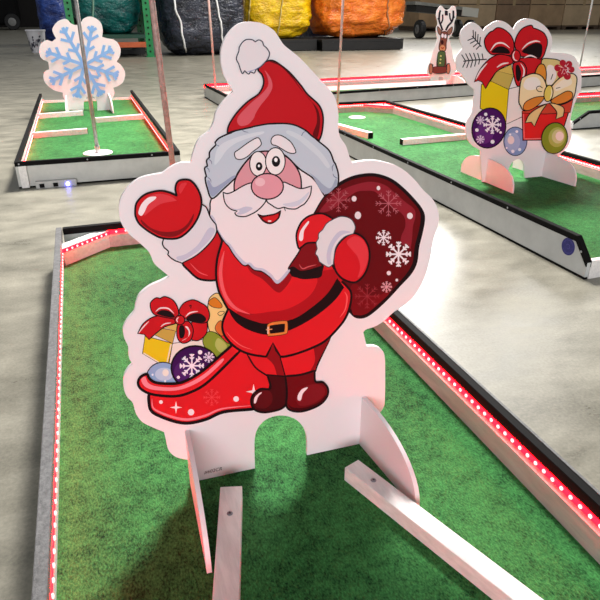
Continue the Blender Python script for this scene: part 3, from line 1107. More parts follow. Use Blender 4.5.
a.fill(PO, (226, 216, 218), '235.8,58.3 238.3,50.8! 238.5,47.5! 241.5,42.5 246,39.4 251.7,39.7 254.6,41.8! 258,39.8 261.5,41.5 263,45.5! 266,48 268.8,53 267.5,58 264,62.5 259.5,67 255.3,69.3! 253.5,72.8 249.8,71.5! 247.8,73.8 244,70.5! 241.8,73.3 239.6,68.5 238,63.5', (52, 54, 70), 0.9)
a.fill(PO, (164, 166, 196), '268,54 264.3,60.5 256,68 246.5,71.3 251,71 259,66.5 265.5,59')

# eyes, brows, nose, mouth, moustache
a.fill(H, (240, 228, 226), ellipse(257.5, 163.3, 8.4, 12.3), INKL, 0.9)
a.fill(H, (240, 228, 226), ellipse(274.7, 160.8, 9.8, 13.6), INKL, 0.9)
a.dot(H, (20, 14, 16), 258.5, 165.9, 3.3, 4.3)
a.dot(H, (244, 240, 240), 258.3, 165.4, 1.1, 1.4)
a.dot(H, (20, 14, 16), 275.3, 160.9, 4.2, 5.4)
a.dot(H, (244, 240, 240), 275.2, 159.4, 1.7, 2.1)
a.fill('brows', (230, 220, 222), '234,152.5 238.3,149 248.3,141.7 256.7,137.3 260,140.5 260,145 251.7,151.7 247,156 241,158.8 235.5,158', INKL, 0.8)
a.fill('brows', (230, 220, 222), '270.3,140.5 272,136.5 276,134.6 281.7,135.6 290,141.5 294.5,149 295.2,152! 292.5,153 286.7,151.7 276.7,145.8 271.5,144', INKL, 0.8)
a.fill(H, (96, 10, 16), '257,213.5! 262,215.2 268.3,214.5 275,213 280.3,210! 277.8,218 270.5,223 263,220.8', INKL, 0.9)
a.fill(H, (206, 30, 36), '262,217.5 267,215.8 273,214.8 277.6,213.4 276.5,218 270.5,221.7 264.5,220')
a.dot(H, (240, 214, 214), 269, 220.5, 1.8, 0.8)
MO = 'moustache'
a.fill(MO, (232, 219, 222), '222.5,191.7! 227,193 233.3,190.8 241.7,185.8 250,182.5 262,182! 265.5,198 262,205 256.7,210 253,212.5! 245,215.8 237,215.3 234.2,212.3! 236.7,210.5! 230,208.3 224.5,202', INKL, 1.0)
a.fill(MO, (232, 219, 222), '266,199.5 270,188! 281.7,181.7 290,184.3 300,188 310.8,185.5! 309.5,194.5 304.5,202.5 300,205.5 295,208.3 288,208.2! 283.3,206.6! 277,207.8 271,204.5', INKL, 1.0)
a.fill(MO, FURSH, '224.5,197 230,206 237,208.5 245,206 252,207.5 247,211.5 240,214 236,213 239,210 231,207.5')
a.fill(MO, (206, 202, 214), '308.5,191 305,198.5 297,205 288,206 282,203.5 290,202 299,199')
a.line(MO, INKL, [(283.5, 206.5), (284.8, 210.5)], 0.8)
a.fill(H, (222, 150, 160), ellipse(266.7, 185.8, 16, 12.8), INKL, 1.1)
a.fill(H, (234, 184, 190), ellipse(259.5, 181.5, 5, 4.2))

# arm on the right, over the sack
a.fill('sleeve', (206, 24, 34), '333,262 334,251.7 338,243 346.7,235 355,233 363.3,238 368.3,248 368.6,260 365,271.7 358.3,279.7 351.7,281.8 341.7,278 335.5,271', BLACK, 1.7)
a.fill('sleeve', (222, 56, 64), '346,241.5 354,235.5 362,239.5 367,249 367,260 362,272 357,277 359.5,267 357,256.5 351.5,249.5')
MT = 'mitten'
a.fill(MT, (216, 30, 38), '298,247.5 295.8,238 296.7,230 301.7,220.5 310,214.8 321.7,213 332,218! 326,230! 317,242! 306.7,242.5 301,246.5', BLACK, 1.5)
a.fill(MT, (246, 222, 224), '298.3,238 300,230 307,221 308.2,222.5 303.5,230 302.4,238.5 300.2,240.4')
CF = 'cuff'
a.fill(CF, (224, 215, 217), '330,220 340,215.8 350,218.3 354.5,226 352.8,233! 343.3,236.7 335.5,246 333.2,258 332.7,263.5! 328,266.5 322.8,264! 318.5,261! 317,256 314.8,253 316.5,248! 315.5,242 317.8,238! 318,233 322,229! 325,224 327,222!', (70, 60, 70), 0.8)
a.fill(CF, FURSH, '350,231.5 341,234.5 333,244.5 330,256 330.5,263 327,263 326,253 330,241 339,230.5')

# raised cuff and mitten
a.fill('cuff2', (222, 214, 218), '200,203! 206,207 210,216.7 215.6,224! 216,231.7 210,241.7 196.7,254.3 181.7,262.5! 175,260! 171,257.5 167.5,254! 168,250.5 164,247! 162.2,243 163.3,238! 180,225!', INKL, 1.1)
a.fill('cuff2', FURSH, '214.5,231 208,240.5 195.5,252 181.5,260 176,256.5 186,253 198,243.5 207,229 212,227')
a.fill('mitten2', (202, 20, 28), '135,210 136.7,201.7 145,193.8 158.3,190.3 168.3,191.7 176.5,195.3! 175,188.3 176.9,181.7 181.7,179.2 190,180 196.7,187.5 200.8,198.3 200,210 195,221.7 186.7,231.7 '
       '176.7,237.7 161.7,237.3 150,231.7 140,224 135.8,217', BLACK, 1.7)
a.fill('mitten2', (126, 10, 18), '141,219 150,226.7 162,231 176.7,230 186.7,223.5 193.3,213 192,220 185,229.5 175,235.6 163,235.5 152,230.5 142.5,224')
a.fill('mitten2', (218, 58, 66), '146,198 158,193.2 170,195.5 176.5,200! 160,203.5 148,212 144,214')
a.fill('mitten2', (214, 50, 58), '178.5,188 181,183 186.5,182.3 184,187 180,193')
a.fill('mitten2', (248, 226, 228), '138.3,210.5 141.5,203 148,197 155.3,196 155,198.5 148,204 144.2,211.5 141.5,215 138.7,213.8')

made = a.build(big, {
    'sack': ('printed_sack', 'printed dark red sack with white snowflakes', None),
    'gifts': ('printed_gifts', 'printed pile of gifts and baubles', None),
    'bag': ('printed_gift_bag', 'printed open red bag with white stars', None),
    'coat': ('printed_coat', 'printed red coat', None),
    'trousers': ('printed_trousers', None, None), 'boots': ('printed_boots', 'printed dark red boots', None),
    'arm': ('printed_sleeve', 'printed red sleeve of the raised arm', None), 'sleeve': ('printed_sleeve', 'printed red sleeve over the sack', None),
    'belt': ('printed_belt', 'printed black belt with a gold buckle', None),
    'beard': ('printed_beard', 'printed white beard', None),
    'face': ('printed_face', 'printed pink face with round eyes', None),
    'hair': ('printed_fur_brim', 'printed grey fur brim', None),
    'hat': ('printed_hat', 'printed red pointed hat', None),
    'pompom': ('printed_pompom', 'printed white pompom', None),
    'brows': ('printed_eyebrows', None, None), 'moustache': ('printed_moustache', None, None),
    'mitten': ('printed_mitten', 'printed red mitten holding the sack', None), 'cuff': ('printed_cuff', 'printed white fur cuff over the sack', None), 'mitten2': ('printed_mitten', 'printed raised red mitten', None), 'cuff2': ('printed_cuff', 'printed white fur cuff of the raised arm', None)})

# small print at the foot of the board
cu = bpy.data.curves.new('small_print', 'FONT')
cu.body = '#602CR'
cu.size = 0.016
cu.shear = 0.2
tmp = bpy.data.objects.new('small_print_text', cu)
COL.objects.link(tmp)
bpy.context.view_layer.update()
me = bpy.data.meshes.new_from_object(tmp.evaluated_get(bpy.context.evaluated_depsgraph_get()))
bpy.data.objects.remove(tmp)
bm = bmesh.new()
bm.from_mesh(me)
q0, q1 = on_y(204, 474.0, SY), on_y(222, 469.5, SY)
for v in bm.verts:
    v.co = Vector((q0.x + v.co.x, SY - 0.0008, q0.z + v.co.y))
mx = max(v.co.x for v in bm.verts)
sc = (q1.x - q0.x) / (mx - q0.x)
for v in bm.verts:
    v.co.x = q0.x + (v.co.x - q0.x) * sc
o = obj('printed_code', bm, ink((60, 22, 26)), big)
o['label'] = 'tiny dark printed code at the foot of the board'

# ------------------------------------------------------------------ gift board on the right lane
GY = 3.772
gift = thing('standing_board', 'white board cutout printed with two gift boxes, big bows and round baubles', 'cutout board', (3.03, GY, T))
panel('board', '468,23.8 473.3,22.5 478.7,25.5 483.3,30.7! 486.7,26.7 494.7,21.5 501.3,20.7 508,24 513.3,29.3! 517.3,22.7 523.5,19 530.5,18.7 538,21.3 545.5,26.7 551,34.7 552.2,44 550,52.3! '
      '564,53.3 573.3,56 578.7,64 581.3,73.3 581,89 577.5,97 573.5,107 570.5,120 571.5,136 567.5,147 561,153.5 557.5,156.5! 545.5,158! 544.2,177.0! 525,178.6! 523.8,166 521.5,160.5 516.5,159.5 511,164 '
      '507.5,172! 507,180.2! 482,182! 480.4,156! 480.7,150.5! 472,145 467.3,138 465.8,130 467.5,120 472,112 473.8,100 474.7,90! 467.5,83.5 463,76 458,71 456.3,64 457.3,55.5 463,48! 460.2,40 461.5,30.5', GY, 0.011, gift)
xl = on_z(484, 181.6, T).x
xr = on_z(543.5, 177, T).x
foot_panel(gift, 'side_foot', xl, xl - 0.003, GY, 0.335, 0.175, 0.012, back=0.335, expo=2.7)
foot_panel(gift, 'side_foot', xr, xr + 0.03, GY, 0.325, 0.185, 0.012, back=0.325, expo=2.9)
a = Art(GY, step=0.0002, base=0.0006)
Z = 'pine'
K = (44, 40, 44)
for s in ('472,36 476.5,41 481.3,46.7', '463.3,61.3 472,60.2 486.7,59.3'):
    a.line(Z, K, s, 1.15)
for x0, y0, x1, y1 in ((473.5, 37.5, 473, 30), (475.5, 39.5, 475.5, 31.5), (477.5, 42, 478, 34), (479.5, 44, 480.3, 37), (473.5, 38, 467.5, 40.5), (475.5, 40.5, 470, 43.5), (477.8, 43, 473, 47), (480, 45.3, 476, 49.5),
                       (465.5, 61, 461.5, 54.5), (469, 60.7, 465.5, 53.5), (472.5, 60.3, 469.3, 53), (476, 60, 473.5, 52.8), (479.5, 59.8, 477.5, 53), (483, 59.5, 482, 53.5),
                       (465.5, 61.2, 462.5, 67.5), (469, 60.9, 466.5, 68), (472.5, 60.5, 470.5, 67.5), (476, 60.2, 474.5, 66.5), (479.5, 60, 478.5, 64.5)):
    a.line(Z, K, [(x0, y0), (x1, y1)], 1.0)
Y = 'yellow_box'
a.fill(Y, (236, 222, 218), '508.5,89! 524,85! 524,116! 505.5,124.5!', INKL, 0.7)
a.fill(Y, (228, 196, 20), '481.3,84.5! 491,81! 508.6,89.5! 506,122! 480,108.3!', INKL, 0.7)
a.fill(Y, (196, 168, 84), '490.5,81! 497,70.5! 511,65! 513.5,76! 508.6,89.5!', INKL, 0.6)
a.fill(Y, (210, 178, 90), '497,71! 511,64.5! 513.2,75!', INKL, 0.5)
R_ = 'red_bow'
RB = (198, 24, 34)
a.fill(R_, RB, '519,58! 540.5,58 541,66 534.5,73 524.5,78 520,72', INKL, 0.9)
a.fill(R_, RB, '513,64 514,77 516.8,85.5 520.5,85 525.3,76 526.3,68 521,61.5', INKL, 0.9)
a.fill(R_, BLACK, '515.5,66.5 518.5,65.3 521,73 519,81 516,78.5')
a.line(R_, (240, 218, 220), '520.5,63.5 523.8,69.5 522.8,77 519.5,82', 1.5, taper=True)
a.fill(R_, RB, '474,82! 479.5,70 488,60 497.3,54.7 505,54.8 511.5,57.5 512.5,63 504,66.7 496,72 490,80.5 485.3,88.7! 482,82! 478,80.3!', INKL, 0.9)
a.line(R_, (242, 216, 218), '475.5,79.5 480.5,70.5 487,63', 1.8, taper=True)
a.line(R_, (242, 216, 218), '496.5,67.5 502,64 508.5,62.8', 1.7, taper=True)
a.fill(R_, RB, '487,50.5 484.6,45 484.6,38.7 489.3,32.5 492.5,31! 497,27.7 503,29 510,34.7 513.5,42.7 513.2,52 509,55.5 500,54 492,54.7', INKL, 0.9)
a.fill(R_, BLACK, '491.3,52.3 496,47.3 502.7,46.4 508.5,50 509,53.6 500,53.2')
a.line(R_, (242, 218, 220), '490,51 495.5,44 502.7,43.2 509.5,48', 1.7, taper=True)
a.fill(R_, RB, '514.7,47 515,40.5 517.5,34 522.7,28 530.7,25.2 533,28! 537.5,29.5 543.5,33 547,40 546,48 541.2,58.7 532,56.5 520,56', INKL, 0.9)
a.fill(R_, BLACK, '521.7,51.7 526.7,46.9 534.7,43 541,44.2 542,50.7 539.5,58 533,55.5 528,54.3')
a.line(R_, (242, 218, 220), '521.5,49.5 527.5,43.7 535,41 540,42', 1.7, taper=True)
a.line(R_, (242, 218, 220), '523.5,58 530,55.5 536.5,58', 1.6, taper=True)
a.dot(R_, RB, 515.5, 56, 4.6, 6.2, INKL, 0.9)
a.line(R_, (242, 218, 220), '514.5,51 512.8,55 514,59.5 517,60.7', 1.3, taper=True)
V = 'baubles'
a.fill(V, (136, 154, 198), ellipse(515.3, 141.3, 11.6, 14.3), (50, 50, 80), 0.7)
a.fill(V, (164, 176, 212), ellipse(512.5, 142, 7.5, 9.5))
a.dot(V, (236, 214, 214), 510.8, 140, 3.4, 4.2)
for x, y, r in ((510, 134.5, 1.1), (516.7, 131.5, 1.4), (506.5, 148, 1), (512.7, 151.3, 1.7), (519.5, 149.5, 1.6)):
    a.dot(V, (238, 236, 244), x, y, r)
Q = 'red_box'
a.fill(Q, (216, 34, 34), '522,112! 545,106! 572,100! 568.5,112! 563.5,128! 545,140! 522.7,140.3!', INKL, 0.9)
a.line(Q, (236, 120, 120), [(524, 139), (544, 138.4)], 1.2)
a.line(Q, (236, 120, 120), [(524, 138.6), (523.4, 114)], 0.9)
a.fill(Q, (200, 66, 46), '522,111! 545,104! 573,99! 570,112.5! 545,114! 522,113!', INKL, 0.6)
N = 'gold_bow'
CR = (238, 214, 168)
a.fill(N, (214, 192, 128), '541.3,60.5 550.7,58.8 560,61.2 563,70 557,80 549,86 543,80', INKL, 0.8)
a.fill(N, (236, 222, 216), '547,66 553,66 556,73 554.5,80 549,86 546,80')
a.line(N, INKL, [(552.5, 74), (550.5, 79.5)], 0.8)
a.fill(N, (218, 138, 50), '535,72 537,67 540,64 544,65.3 546,73.3 545,83! 541,79 535.5,76', INKL, 0.8)
a.fill(N, CR, '520.5,80.5 525.3,76 533.3,73.4 541.3,76.2 545.5,84 546.5,93! 542,97.5 533.3,107 524,110.7 520,105.5 518.5,100', INKL, 0.9)
a.fill(N, (240, 228, 220), '526,79 535,77 540,82 538,88 528,90 523,86')
a.fill(N, (214, 128, 48), '522.7,108.3 524,103.5 528,100 536,96.9 543.5,97 540,103 532,108.8 526,110.5', INKL, 0.7)
a.line(N, INKL, '541.5,91.5 537.5,91 536,87.8 539,86 542,88', 0.8)
a.fill(N, CR, '551.5,86 560,77.5 570.7,73.4 576.3,77.3 575.5,88 574,95 571,100 560,104.7 550.5,101.5 549.5,93!', INKL, 0.9)
a.fill(N, (240, 226, 206), '554,87 562,80 570,78.5 571,84 563,88 556,91')
a.fill(N, (214, 128, 48), '550.7,100.3 558.7,94.9 566.7,91 571.8,92.9 571,98.7 562.7,103.1 554,104', INKL, 0.7)
a.line(N, INKL, [(555.5, 88.3), (559.8, 87.3)], 0.7)
a.fill(N, (226, 192, 132), '546.7,103.5! 536,108.7 528.5,114.7 524.7,122.7! 530.7,122! 534,126.3! 540,113.3', INKL, 0.8)
a.fill(N, (226, 192, 132), '548.7,102.7! 556,111.5 555.3,119! 562.7,116.3! 563.3,108 556,104', INKL, 0.8)
a.fill(N, (224, 198, 92), ellipse(548, 93.3, 4.4, 8.3, 0.15), INKL, 0.8)
a.line(N, (240, 226, 190), '550.5,88 551.3,93 549.5,99', 1.3, taper=True)
J = 'flower'
for x, y, r in ((562.3, 63, 3.2), (568.6, 64.3, 3.3), (571, 69.5, 3.1), (566.8, 76, 3.6), (560, 74, 3.4), (557, 67.8, 3.3), (563.5, 69.5, 3.4)):
    a.dot(J, (176, 30, 48), x, y, r, r * 1.05)
for q in ([(563, 69), (561, 74)], [(564, 69), (567.5, 75)], [(563, 68), (558, 66)], [(564.5, 67), (568, 63.5)], [(565, 69.5), (569.5, 69)]):
    a.line(J, (236, 170, 180), q, 0.7)
a.fill(V, (70, 18, 94), ellipse(488.7, 128, 16.7, 20.2, 0.25), INKL, 1.0)
a.fill(V, (96, 40, 120), ellipse(484.5, 133, 9, 11, 0.25))
a.snow(V, (240, 230, 240), 492, 124.7, 9, 1.4)
a.snow(V, (214, 190, 220), 479.7, 120, 4.2, 0.9)
a.snow(V, (214, 190, 220), 480, 139.3, 4.2, 0.9)
for x, y, r in ((485.6, 114.3, 1.7), (476.7, 130, 1.8), (500.4, 132.4, 1.3), (492.4, 141.7, 2.0)):
    a.dot(V, (240, 232, 240), x, y, r)
a.fill(V, (126, 142, 38), ellipse(554, 138, 12.9, 15.6, 0.2), INKL, 0.8)
a.fill(V, (168, 174, 84), ellipse(556.5, 137, 8.5, 10, 0.2))
a.fill(V, (202, 196, 140), ellipse(557.5, 136.3, 6.2, 7, 0.2))
a.dot(V, (234, 216, 206), 559, 136, 4.1, 4.6)
a.build(gift, {'pine': ('printed_pine_sprig', None, None), 'yellow_box': ('printed_yellow_box', 'printed yellow gift box', None), 'red_bow': ('printed_red_bow', 'printed large red bow', None),
               'baubles': ('printed_baubles', 'printed purple, blue and green baubles', None), 'red_box': ('printed_red_box', 'printed red gift box', None),
               'gold_bow': ('printed_gold_bow', 'printed cream and gold bow', None), 'flower': ('printed_flower', 'printed red flower', None)})

# ------------------------------------------------------------------ snowflake board
NY = on_z(90, 110.8, T).y
flake = thing('standing_board', 'white lobed board cutout printed with a pale blue snowflake', 'cutout board', (0.1, NY, T))
panel('board', '53.3,33.3 52.5,28.3 58,21.2 66,19.1 71,23.5! 75,25 80,24.2! 84,18.3 91.7,16.7 100,21.7 102.6,29 102.2,36.9! 107,38.3 115,40.3 120,47 120.2,55 116.7,61.7! 121.7,65.8 125.2,73.3 123.3,81.7 118.3,85.8 113.3,87.7! '
      '114.4,93.3 111.7,99! 110.8,111! 97.3,111.3! 97,101.5 94,97 90.5,96.4 87,97 84,101.5 83.7,110.3! 67.9,109.8! 66.8,101.7! 63.3,96.7 62.7,92.7! 53.3,90 45.8,83.5 43.3,76.7 44.8,71.7 49.2,69.2! 48.3,62! 41.7,58.5 39.2,51.7 40.6,44 46.5,40.2 52,41.7! 56,38.3!', NY, 0.014, flake)
xl, xr = on_z(68.3, 110, T).x, on_z(110.3, 111, T).x
foot_panel(flake, 'side_foot', xl, xl - 0.02, NY, 0.33, 0.20, 0.014)
foot_panel(flake, 'side_foot', xr, xr + 0.02, NY, 0.33, 0.20, 0.014)
a = Art(NY, step=0.0004, base=0.001)
BL = (136, 182, 236)
cx, cy = 84.2, 65.0
for ex, ey in ((62.5, 27.5), (92.5, 25.8), (112.5, 49.2), (118.3, 75.8), (101.7, 95), (76.7, 97.5), (50, 81.7), (45.8, 51.7)):
    dx, dy = ex - cx, ey - cy
    L = math.hypot(dx, dy)
    dx, dy = dx / L, dy / L
    a.line('flake', BL, [(cx, cy), (ex, ey)], 3.4)
    for f, b in ((0.36, 8.5), (0.62, 10.5), (0.86, 6.0)):
        o = (cx + dx * L * f, cy + dy * L * f)
        for sg in (-1, 1):
            t = math.atan2(dy, dx) + sg * 0.82
            a.line('flake', BL, [o, (o[0] + b * math.cos(t), o[1] + b * math.sin(t))], 2.9)
a.dot('flake', BL, cx, cy, 3.2)
a.build(flake, {'flake': ('printed_snowflake', 'printed pale blue snowflake', None)})

# ------------------------------------------------------------------ reindeer board
RY = 9.45
deer = thing('standing_board', 'small white board cutout printed with a sitting brown reindeer in a green scarf', 'cutout board', (on_z(440, 80, T).x, RY, T))
panel('board', '438.6,7.8 441.2,5.6 443.5,8 446,9.8 449,9.4 452,6.2 455,6.3 456.2,10 456.2,17 454.4,22.5 453.9,29 451.8,34.5 448.9,38.3! 450.8,44.2 452,51 453.6,59 456.7,66 455,73 451,76! 450.2,79.8! 443.5,80.3! 443,77 439,77 438.6,80.7! 431,81.3! 430.5,76! 427.5,73.3 428,66.5 431,59.5 433.4,51 436,43.5 437.4,38.3! 436.6,34.5 436.2,28 437.8,23.5 436.3,17 436.6,11.5', RY, 0.014, deer)
a = Art(RY, step=0.0005, base=0.001)
DK = (40, 36, 46)
D = 'deer'
for s, w in (('442.6,30.5 441,26 439.3,21 439.3,15 440.3,10.3', 1.4), ('439.4,20.5 437.8,18.2', 1.1), ('440.5,24 442.5,20 442.6,14.5', 1.1), ('445.8,30.5 448,26 451.5,22 453.2,17 453.3,10.5', 1.4), ('451.5,21.8 450,18 449.6,13', 1.1), ('452.8,18.8 454.4,16.4', 1.1), ('446.2,10.5 446.3,15.5', 2.3)):
    a.line(D, DK, s, w * 1.35)
a.fill(D, (150, 100, 84), '437.5,26.5 440.5,29.5 442.5,33 440,35 437.8,32', DK, 0.5)
a.fill(D, (150, 100, 84), '452.3,26.8 449,29.3 446.3,33 448.8,35 451.7,32', DK, 0.5)
a.fill(D, (128, 74, 62), '441,33 444.3,31.2 447.3,33 447,38.5 446.2,43.5 446,49 443.5,52 439.5,50.5 438.8,46 440.3,39.5', DK, 0.5)
a.dot(D, (236, 228, 236), 442.4, 35.6, 1.5, 2.4, DK, 0.3)
a.dot(D, (236, 228, 236), 445.2, 36.2, 1.4, 2.3, DK, 0.3)
a.dot(D, (206, 148, 108), 442.4, 48.2, 2.8, 3.2)
a.dot(D, (56, 20, 24), 442.1, 42.2, 1.4, 2.2)
a.fill(D, (180, 70, 40), '440.5,46.5 442.3,47.6 444.5,46.4 443,49 441.6,48.8')
a.fill(D, (110, 60, 50), '438.2,53 444.8,52.5 445.5,70 437,70', DK, 0.5)
a.fill(D, (82, 102, 62), '438,52.5 444.7,52 445,56 443.8,66 437.8,66', DK, 0.4)
for x, y in ((440.6, 56), (440.4, 59.5), (440, 63)):
    a.dot(D, (214, 206, 130), x, y, 0.9)
a.fill(D, (130, 58, 52), '432.5,67.5 440,66.5 447.5,67.5 447,72 440,73.6 433,72.5', DK, 0.5)
a.dot(D, (190, 116, 92), 430.6, 68.8, 2.0, 5.3, DK, 0.5)
a.dot(D, (196, 122, 98), 448, 68.6, 2.0, 5.3, DK, 0.5)
a.line(D, DK, '432.5,64 432.6,71', 0.8)
a.line(D, DK, '449.6,63.5 446.8,64.5 446.3,70', 0.8)
a.build(deer, {'deer': ('printed_reindeer', 'printed brown reindeer with dark antlers', None)})
xl, xr = on_z(431, 81, T).x, on_z(449, 80.2, T).x
foot_panel(deer, 'side_foot', xl, xl - 0.03, RY, 0.40, 0.16, 0.014, back=0.3, expo=2.4)
foot_panel(deer, 'side_foot', xr, xr + 0.03, RY, 0.40, 0.16, 0.014, back=0.3, expo=2.4)

# ------------------------------------------------------------------ far end of the hall: wrapped loads, rack, carts, cardboard
def sgp(v, e):
    return math.copysign(abs(v) ** e, v)


def bundle(name, label, cat, px0, px1, pyb, zb, height, depth, material, seed, group=None, ropes=(), rope_mat=None, e=0.42, amp=0.055, shift=0.0):
    """Bulging tarp-wrapped load standing at zb, spanning the sight lines px0..px1 at floor line pyb."""
    base = on_z((px0 + px1) / 2, pyb, 0)
    Y = base.y + shift
    x0, x1 = on_y(px0, pyb, Y).x, on_y(px1, pyb, Y).x
    cx, w = (x0 + x1) / 2, (x1 - x0)
    t = thing(name, label, cat, (cx, Y + depth / 2, zb), group)
    C0_ = Vector((cx, Y + depth / 2, zb + height / 2))
    rx, ry, rz = w / 2, depth / 2, height / 2

    def pt(u, v, grow=1.0):
        cu, su, cv, sv = math.cos(u), math.sin(u), math.cos(v), math.sin(v)
        d = Vector((sgp(cv, e) * sgp(cu, e), sgp(cv, e) * sgp(su, e), sgp(sv, e * 0.9)))
        q = Vector((d.x * rx, d.y * ry, d.z * rz)) * grow
        s = Vector((q.x * 0.9, q.y * 0.9, q.z * 1.6)) + Vector((seed * 7.3, seed * 3.1, seed))
        k = abs(noise.noise(s * 1.1)) * 1.2 + 0.6 * abs(noise.noise(Vector((s.x * 1.6, s.y * 1.6, s.z * 3.6)))) + 0.3 * noise.noise(s * 5)
        n = Vector((d.x, d.y, d.z * 0.8))
        q = q + n * (amp * w * (k - 0.55))
        q.z = max(q.z, -rz)
        return C0_ + q
    bm = bmesh.new()
    U, V = 96, 48
    rows = []
    for j in range(1, V):
        v = -math.pi / 2 + math.pi * j / V
        rows.append([bm.verts.new(pt(2 * math.pi * i / U, v)) for i in range(U)])
    for j in range(len(rows) - 1):
        for i in range(U):
            bm.faces.new((rows[j][i], rows[j][(i + 1) % U], rows[j + 1][(i + 1) % U], rows[j + 1][i]))
    bm.faces.new(list(reversed(rows[0])))
    bm.faces.new(rows[-1])
    obj('wrap', bm, material, t, smooth=True)
    for pxa, pxb in ropes:
        path = []
        xa, xb = on_y(pxa, 0, Y).x, on_y(pxb, pyb, Y).x
        for k in range(19):
            f = k / 18
            z = zb + height * (0.62 - 0.60 * f)
            x = xa + (xb - xa) * f
            # front of the wrap at this x and z
            best = None
            vv = math.asin(max(-1, min(1, sgp((z - C0_.z) / rz, 1 / (e * 0.9)))))
            cv = abs(math.cos(vv)) ** e
            ux = max(-0.98, min(0.98, (x - cx) / max(0.05, rx * cv)))
            uu = -math.acos(sgp(ux, 1 / e))
            p = pt(uu, vv)
            path.append(p + Vector((0, -0.03, 0)))
        bm = bmesh.new()
        add_tube(bm, path, 0.028, 6)
        o = obj('rope', bm, rope_mat or WHITE, t, smooth=True)
        o['label'] = 'pale tie rope' if rope_mat is None else 'tie strap'
    return t, Y, x0, x1


def pallet(label, px0, px1, pyb, depth, top, material):
    base = on_z((px0 + px1) / 2, pyb, 0)
    Y = base.y
    x0, x1 = on_y(px0, pyb, Y).x, on_y(px1, pyb, Y).x
    t = thing('pallet', label, 'pallet', ((x0 + x1) / 2, Y + depth / 2, 0), 'dark pallets under the wrapped loads')
    bm = bmesh.new()
    n = 7
    for k in range(n):
        add_box(bm, ((x0 + x1) / 2, Y + depth * (k + .5) / n, top - .04), (x1 - x0, depth / n - .03, .08))
    obj('deck', bm, material, t)
    for k in range(3):
        bm = bmesh.new()
        add_box(bm, (x0 + (x1 - x0) * (0.08 + 0.42 * k), Y + depth / 2, (top - .08) / 2), ((x1 - x0) * .1, depth - .04, top - .08))
        obj('runner', bm, material, t)
    bm = bmesh.new()
    add_box(bm, ((x0 + x1) / 2, Y + 0.012, (top - .08) / 2 + 0.01), (x1 - x0 - .02, .02, top - .11))
    obj('side_skirt', bm, material, t)
    return t


DARKPAL = mat('black_plastic_pallet', (26, 25, 26), rough=0.55, var=0.2, scale=4)


def tarp(name, rgb, rgb2, rough=0.34):
    return mat(name, rgb, rough=rough, rgb2=rgb2, scale=2.6, bump=0.8, detail=4, spec=0.5, bdist=0.16, stretch=(1, 1, 1.8))


bundle('wrapped_load', 'black plastic-wrapped load with pale ropes standing on the floor', 'wrapped load', 166, 252, 56, 0.0, 3.3, 2.6,
       tarp('black_plastic_wrap', (58, 62, 76), (24, 26, 34), 0.25), 1, 'wrapped loads at the far end', ropes=((171, 188), (214, 226)))
pallet('long black pallet under the yellow wrapped load', 249, 317, 51.5, 2.4, 0.36, DARKPAL)
bundle('wrapped_load', 'yellow tarp-wrapped load behind the big board', 'wrapped load', 249, 316, 51, 0.36, 3.2, 2.3,
       tarp('yellow_tarp', (246, 204, 12), (206, 160, 6)), 2, 'wrapped loads at the far end', ropes=((253, 250), (285, 279)), rope_mat=mat('yellow_strap', (214, 190, 110)), shift=0.1)
pallet('black pallet under the orange wrapped load', 322, 403, 50.5, 2.4, 0.36, DARKPAL)
bundle('wrapped_load', 'orange tarp-wrapped load on a black pallet', 'wrapped load', 324, 407, 50, 0.36, 3.2, 2.3,
       tarp('orange_tarp', (250, 138, 44), (214, 98, 20)), 3, 'wrapped loads at the far end', ropes=((388, 388),), rope_mat=mat('brown_strap', (166, 110, 70)), shift=0.1)
bundle('wrapped_load', 'narrow dark blue wrapped load squeezed between the yellow and the orange loads', 'wrapped load', 311, 333, 46, 0.0, 3.2, 2.2,
       tarp('navy_tarp', (26, 34, 84), (12, 14, 40)), 4, 'wrapped loads at the far end', shift=1.0)

# pallet rack with the green and blue tarps
RP = on_z(150, 57, 0)
RYv = RP.y
xa, xb = on_y(75.5, 57, RYv).x, on_y(151, 57, RYv).x
xc = xa - (xb - xa)
rack = thing('pallet_rack', 'green storage rack with perforated uprights and an orange beam, behind the snowflake board', 'storage rack', ((xa + xb) / 2, RYv + .6, 0))
GREEN = mat('green_rack_steel', (20, 132, 72), rough=0.4, var=0.15, scale=5)
ORB = mat('orange_beam', (196, 92, 48), rough=0.45, var=0.15, scale=4)
DKG = mat('dark_green_beam', (18, 66, 50), rough=0.5)
for x in (xa, xb):
    for y in (RYv, RYv + 2.3):
        bm = bmesh.new()
        add_box(bm, (x, y + .06, 2.0), (0.20, 0.12, 4.0))
        add_box(bm, (x, y + .06, 0.01), (0.28, 0.2, 0.02))
        for k in range(22):
            add_box(bm, (x, y - 0.003, 0.15 + k * 0.16), (0.045, 0.008, 0.05), mi=1)
        obj('upright', bm, [GREEN, BLACKTRIM], rack)
for x0, x1 in ((xa, xb),):
    bm = bmesh.new()
    add_box(bm, ((x0 + x1) / 2, RYv + .05, 0.34), (x1 - x0 - .2, .08, 0.14))
    o = obj('beam', bm, ORB, rack)
    o['label'] = 'orange beam'
    bm = bmesh.new()
    add_box(bm, ((x0 + x1) / 2, RYv + 1.1, 0.56), (x1 - x0 - .2, 2.2, 0.10))
    obj('shelf', bm, DKG, rack)
bundle('wrapped_load', 'teal green tarp-wrapped load lying in the green rack', 'wrapped load', 79, 147, 57, 0.61, 2.9, 2.0,
       tarp('teal_tarp', (14, 112, 106), (6, 62, 64), 0.3), 5, 'wrapped loads at the far end', e=0.45, shift=0.1, ropes=((96, 97),), rope_mat=mat('pale_green_strap', (120, 160, 140)), amp=0.06)
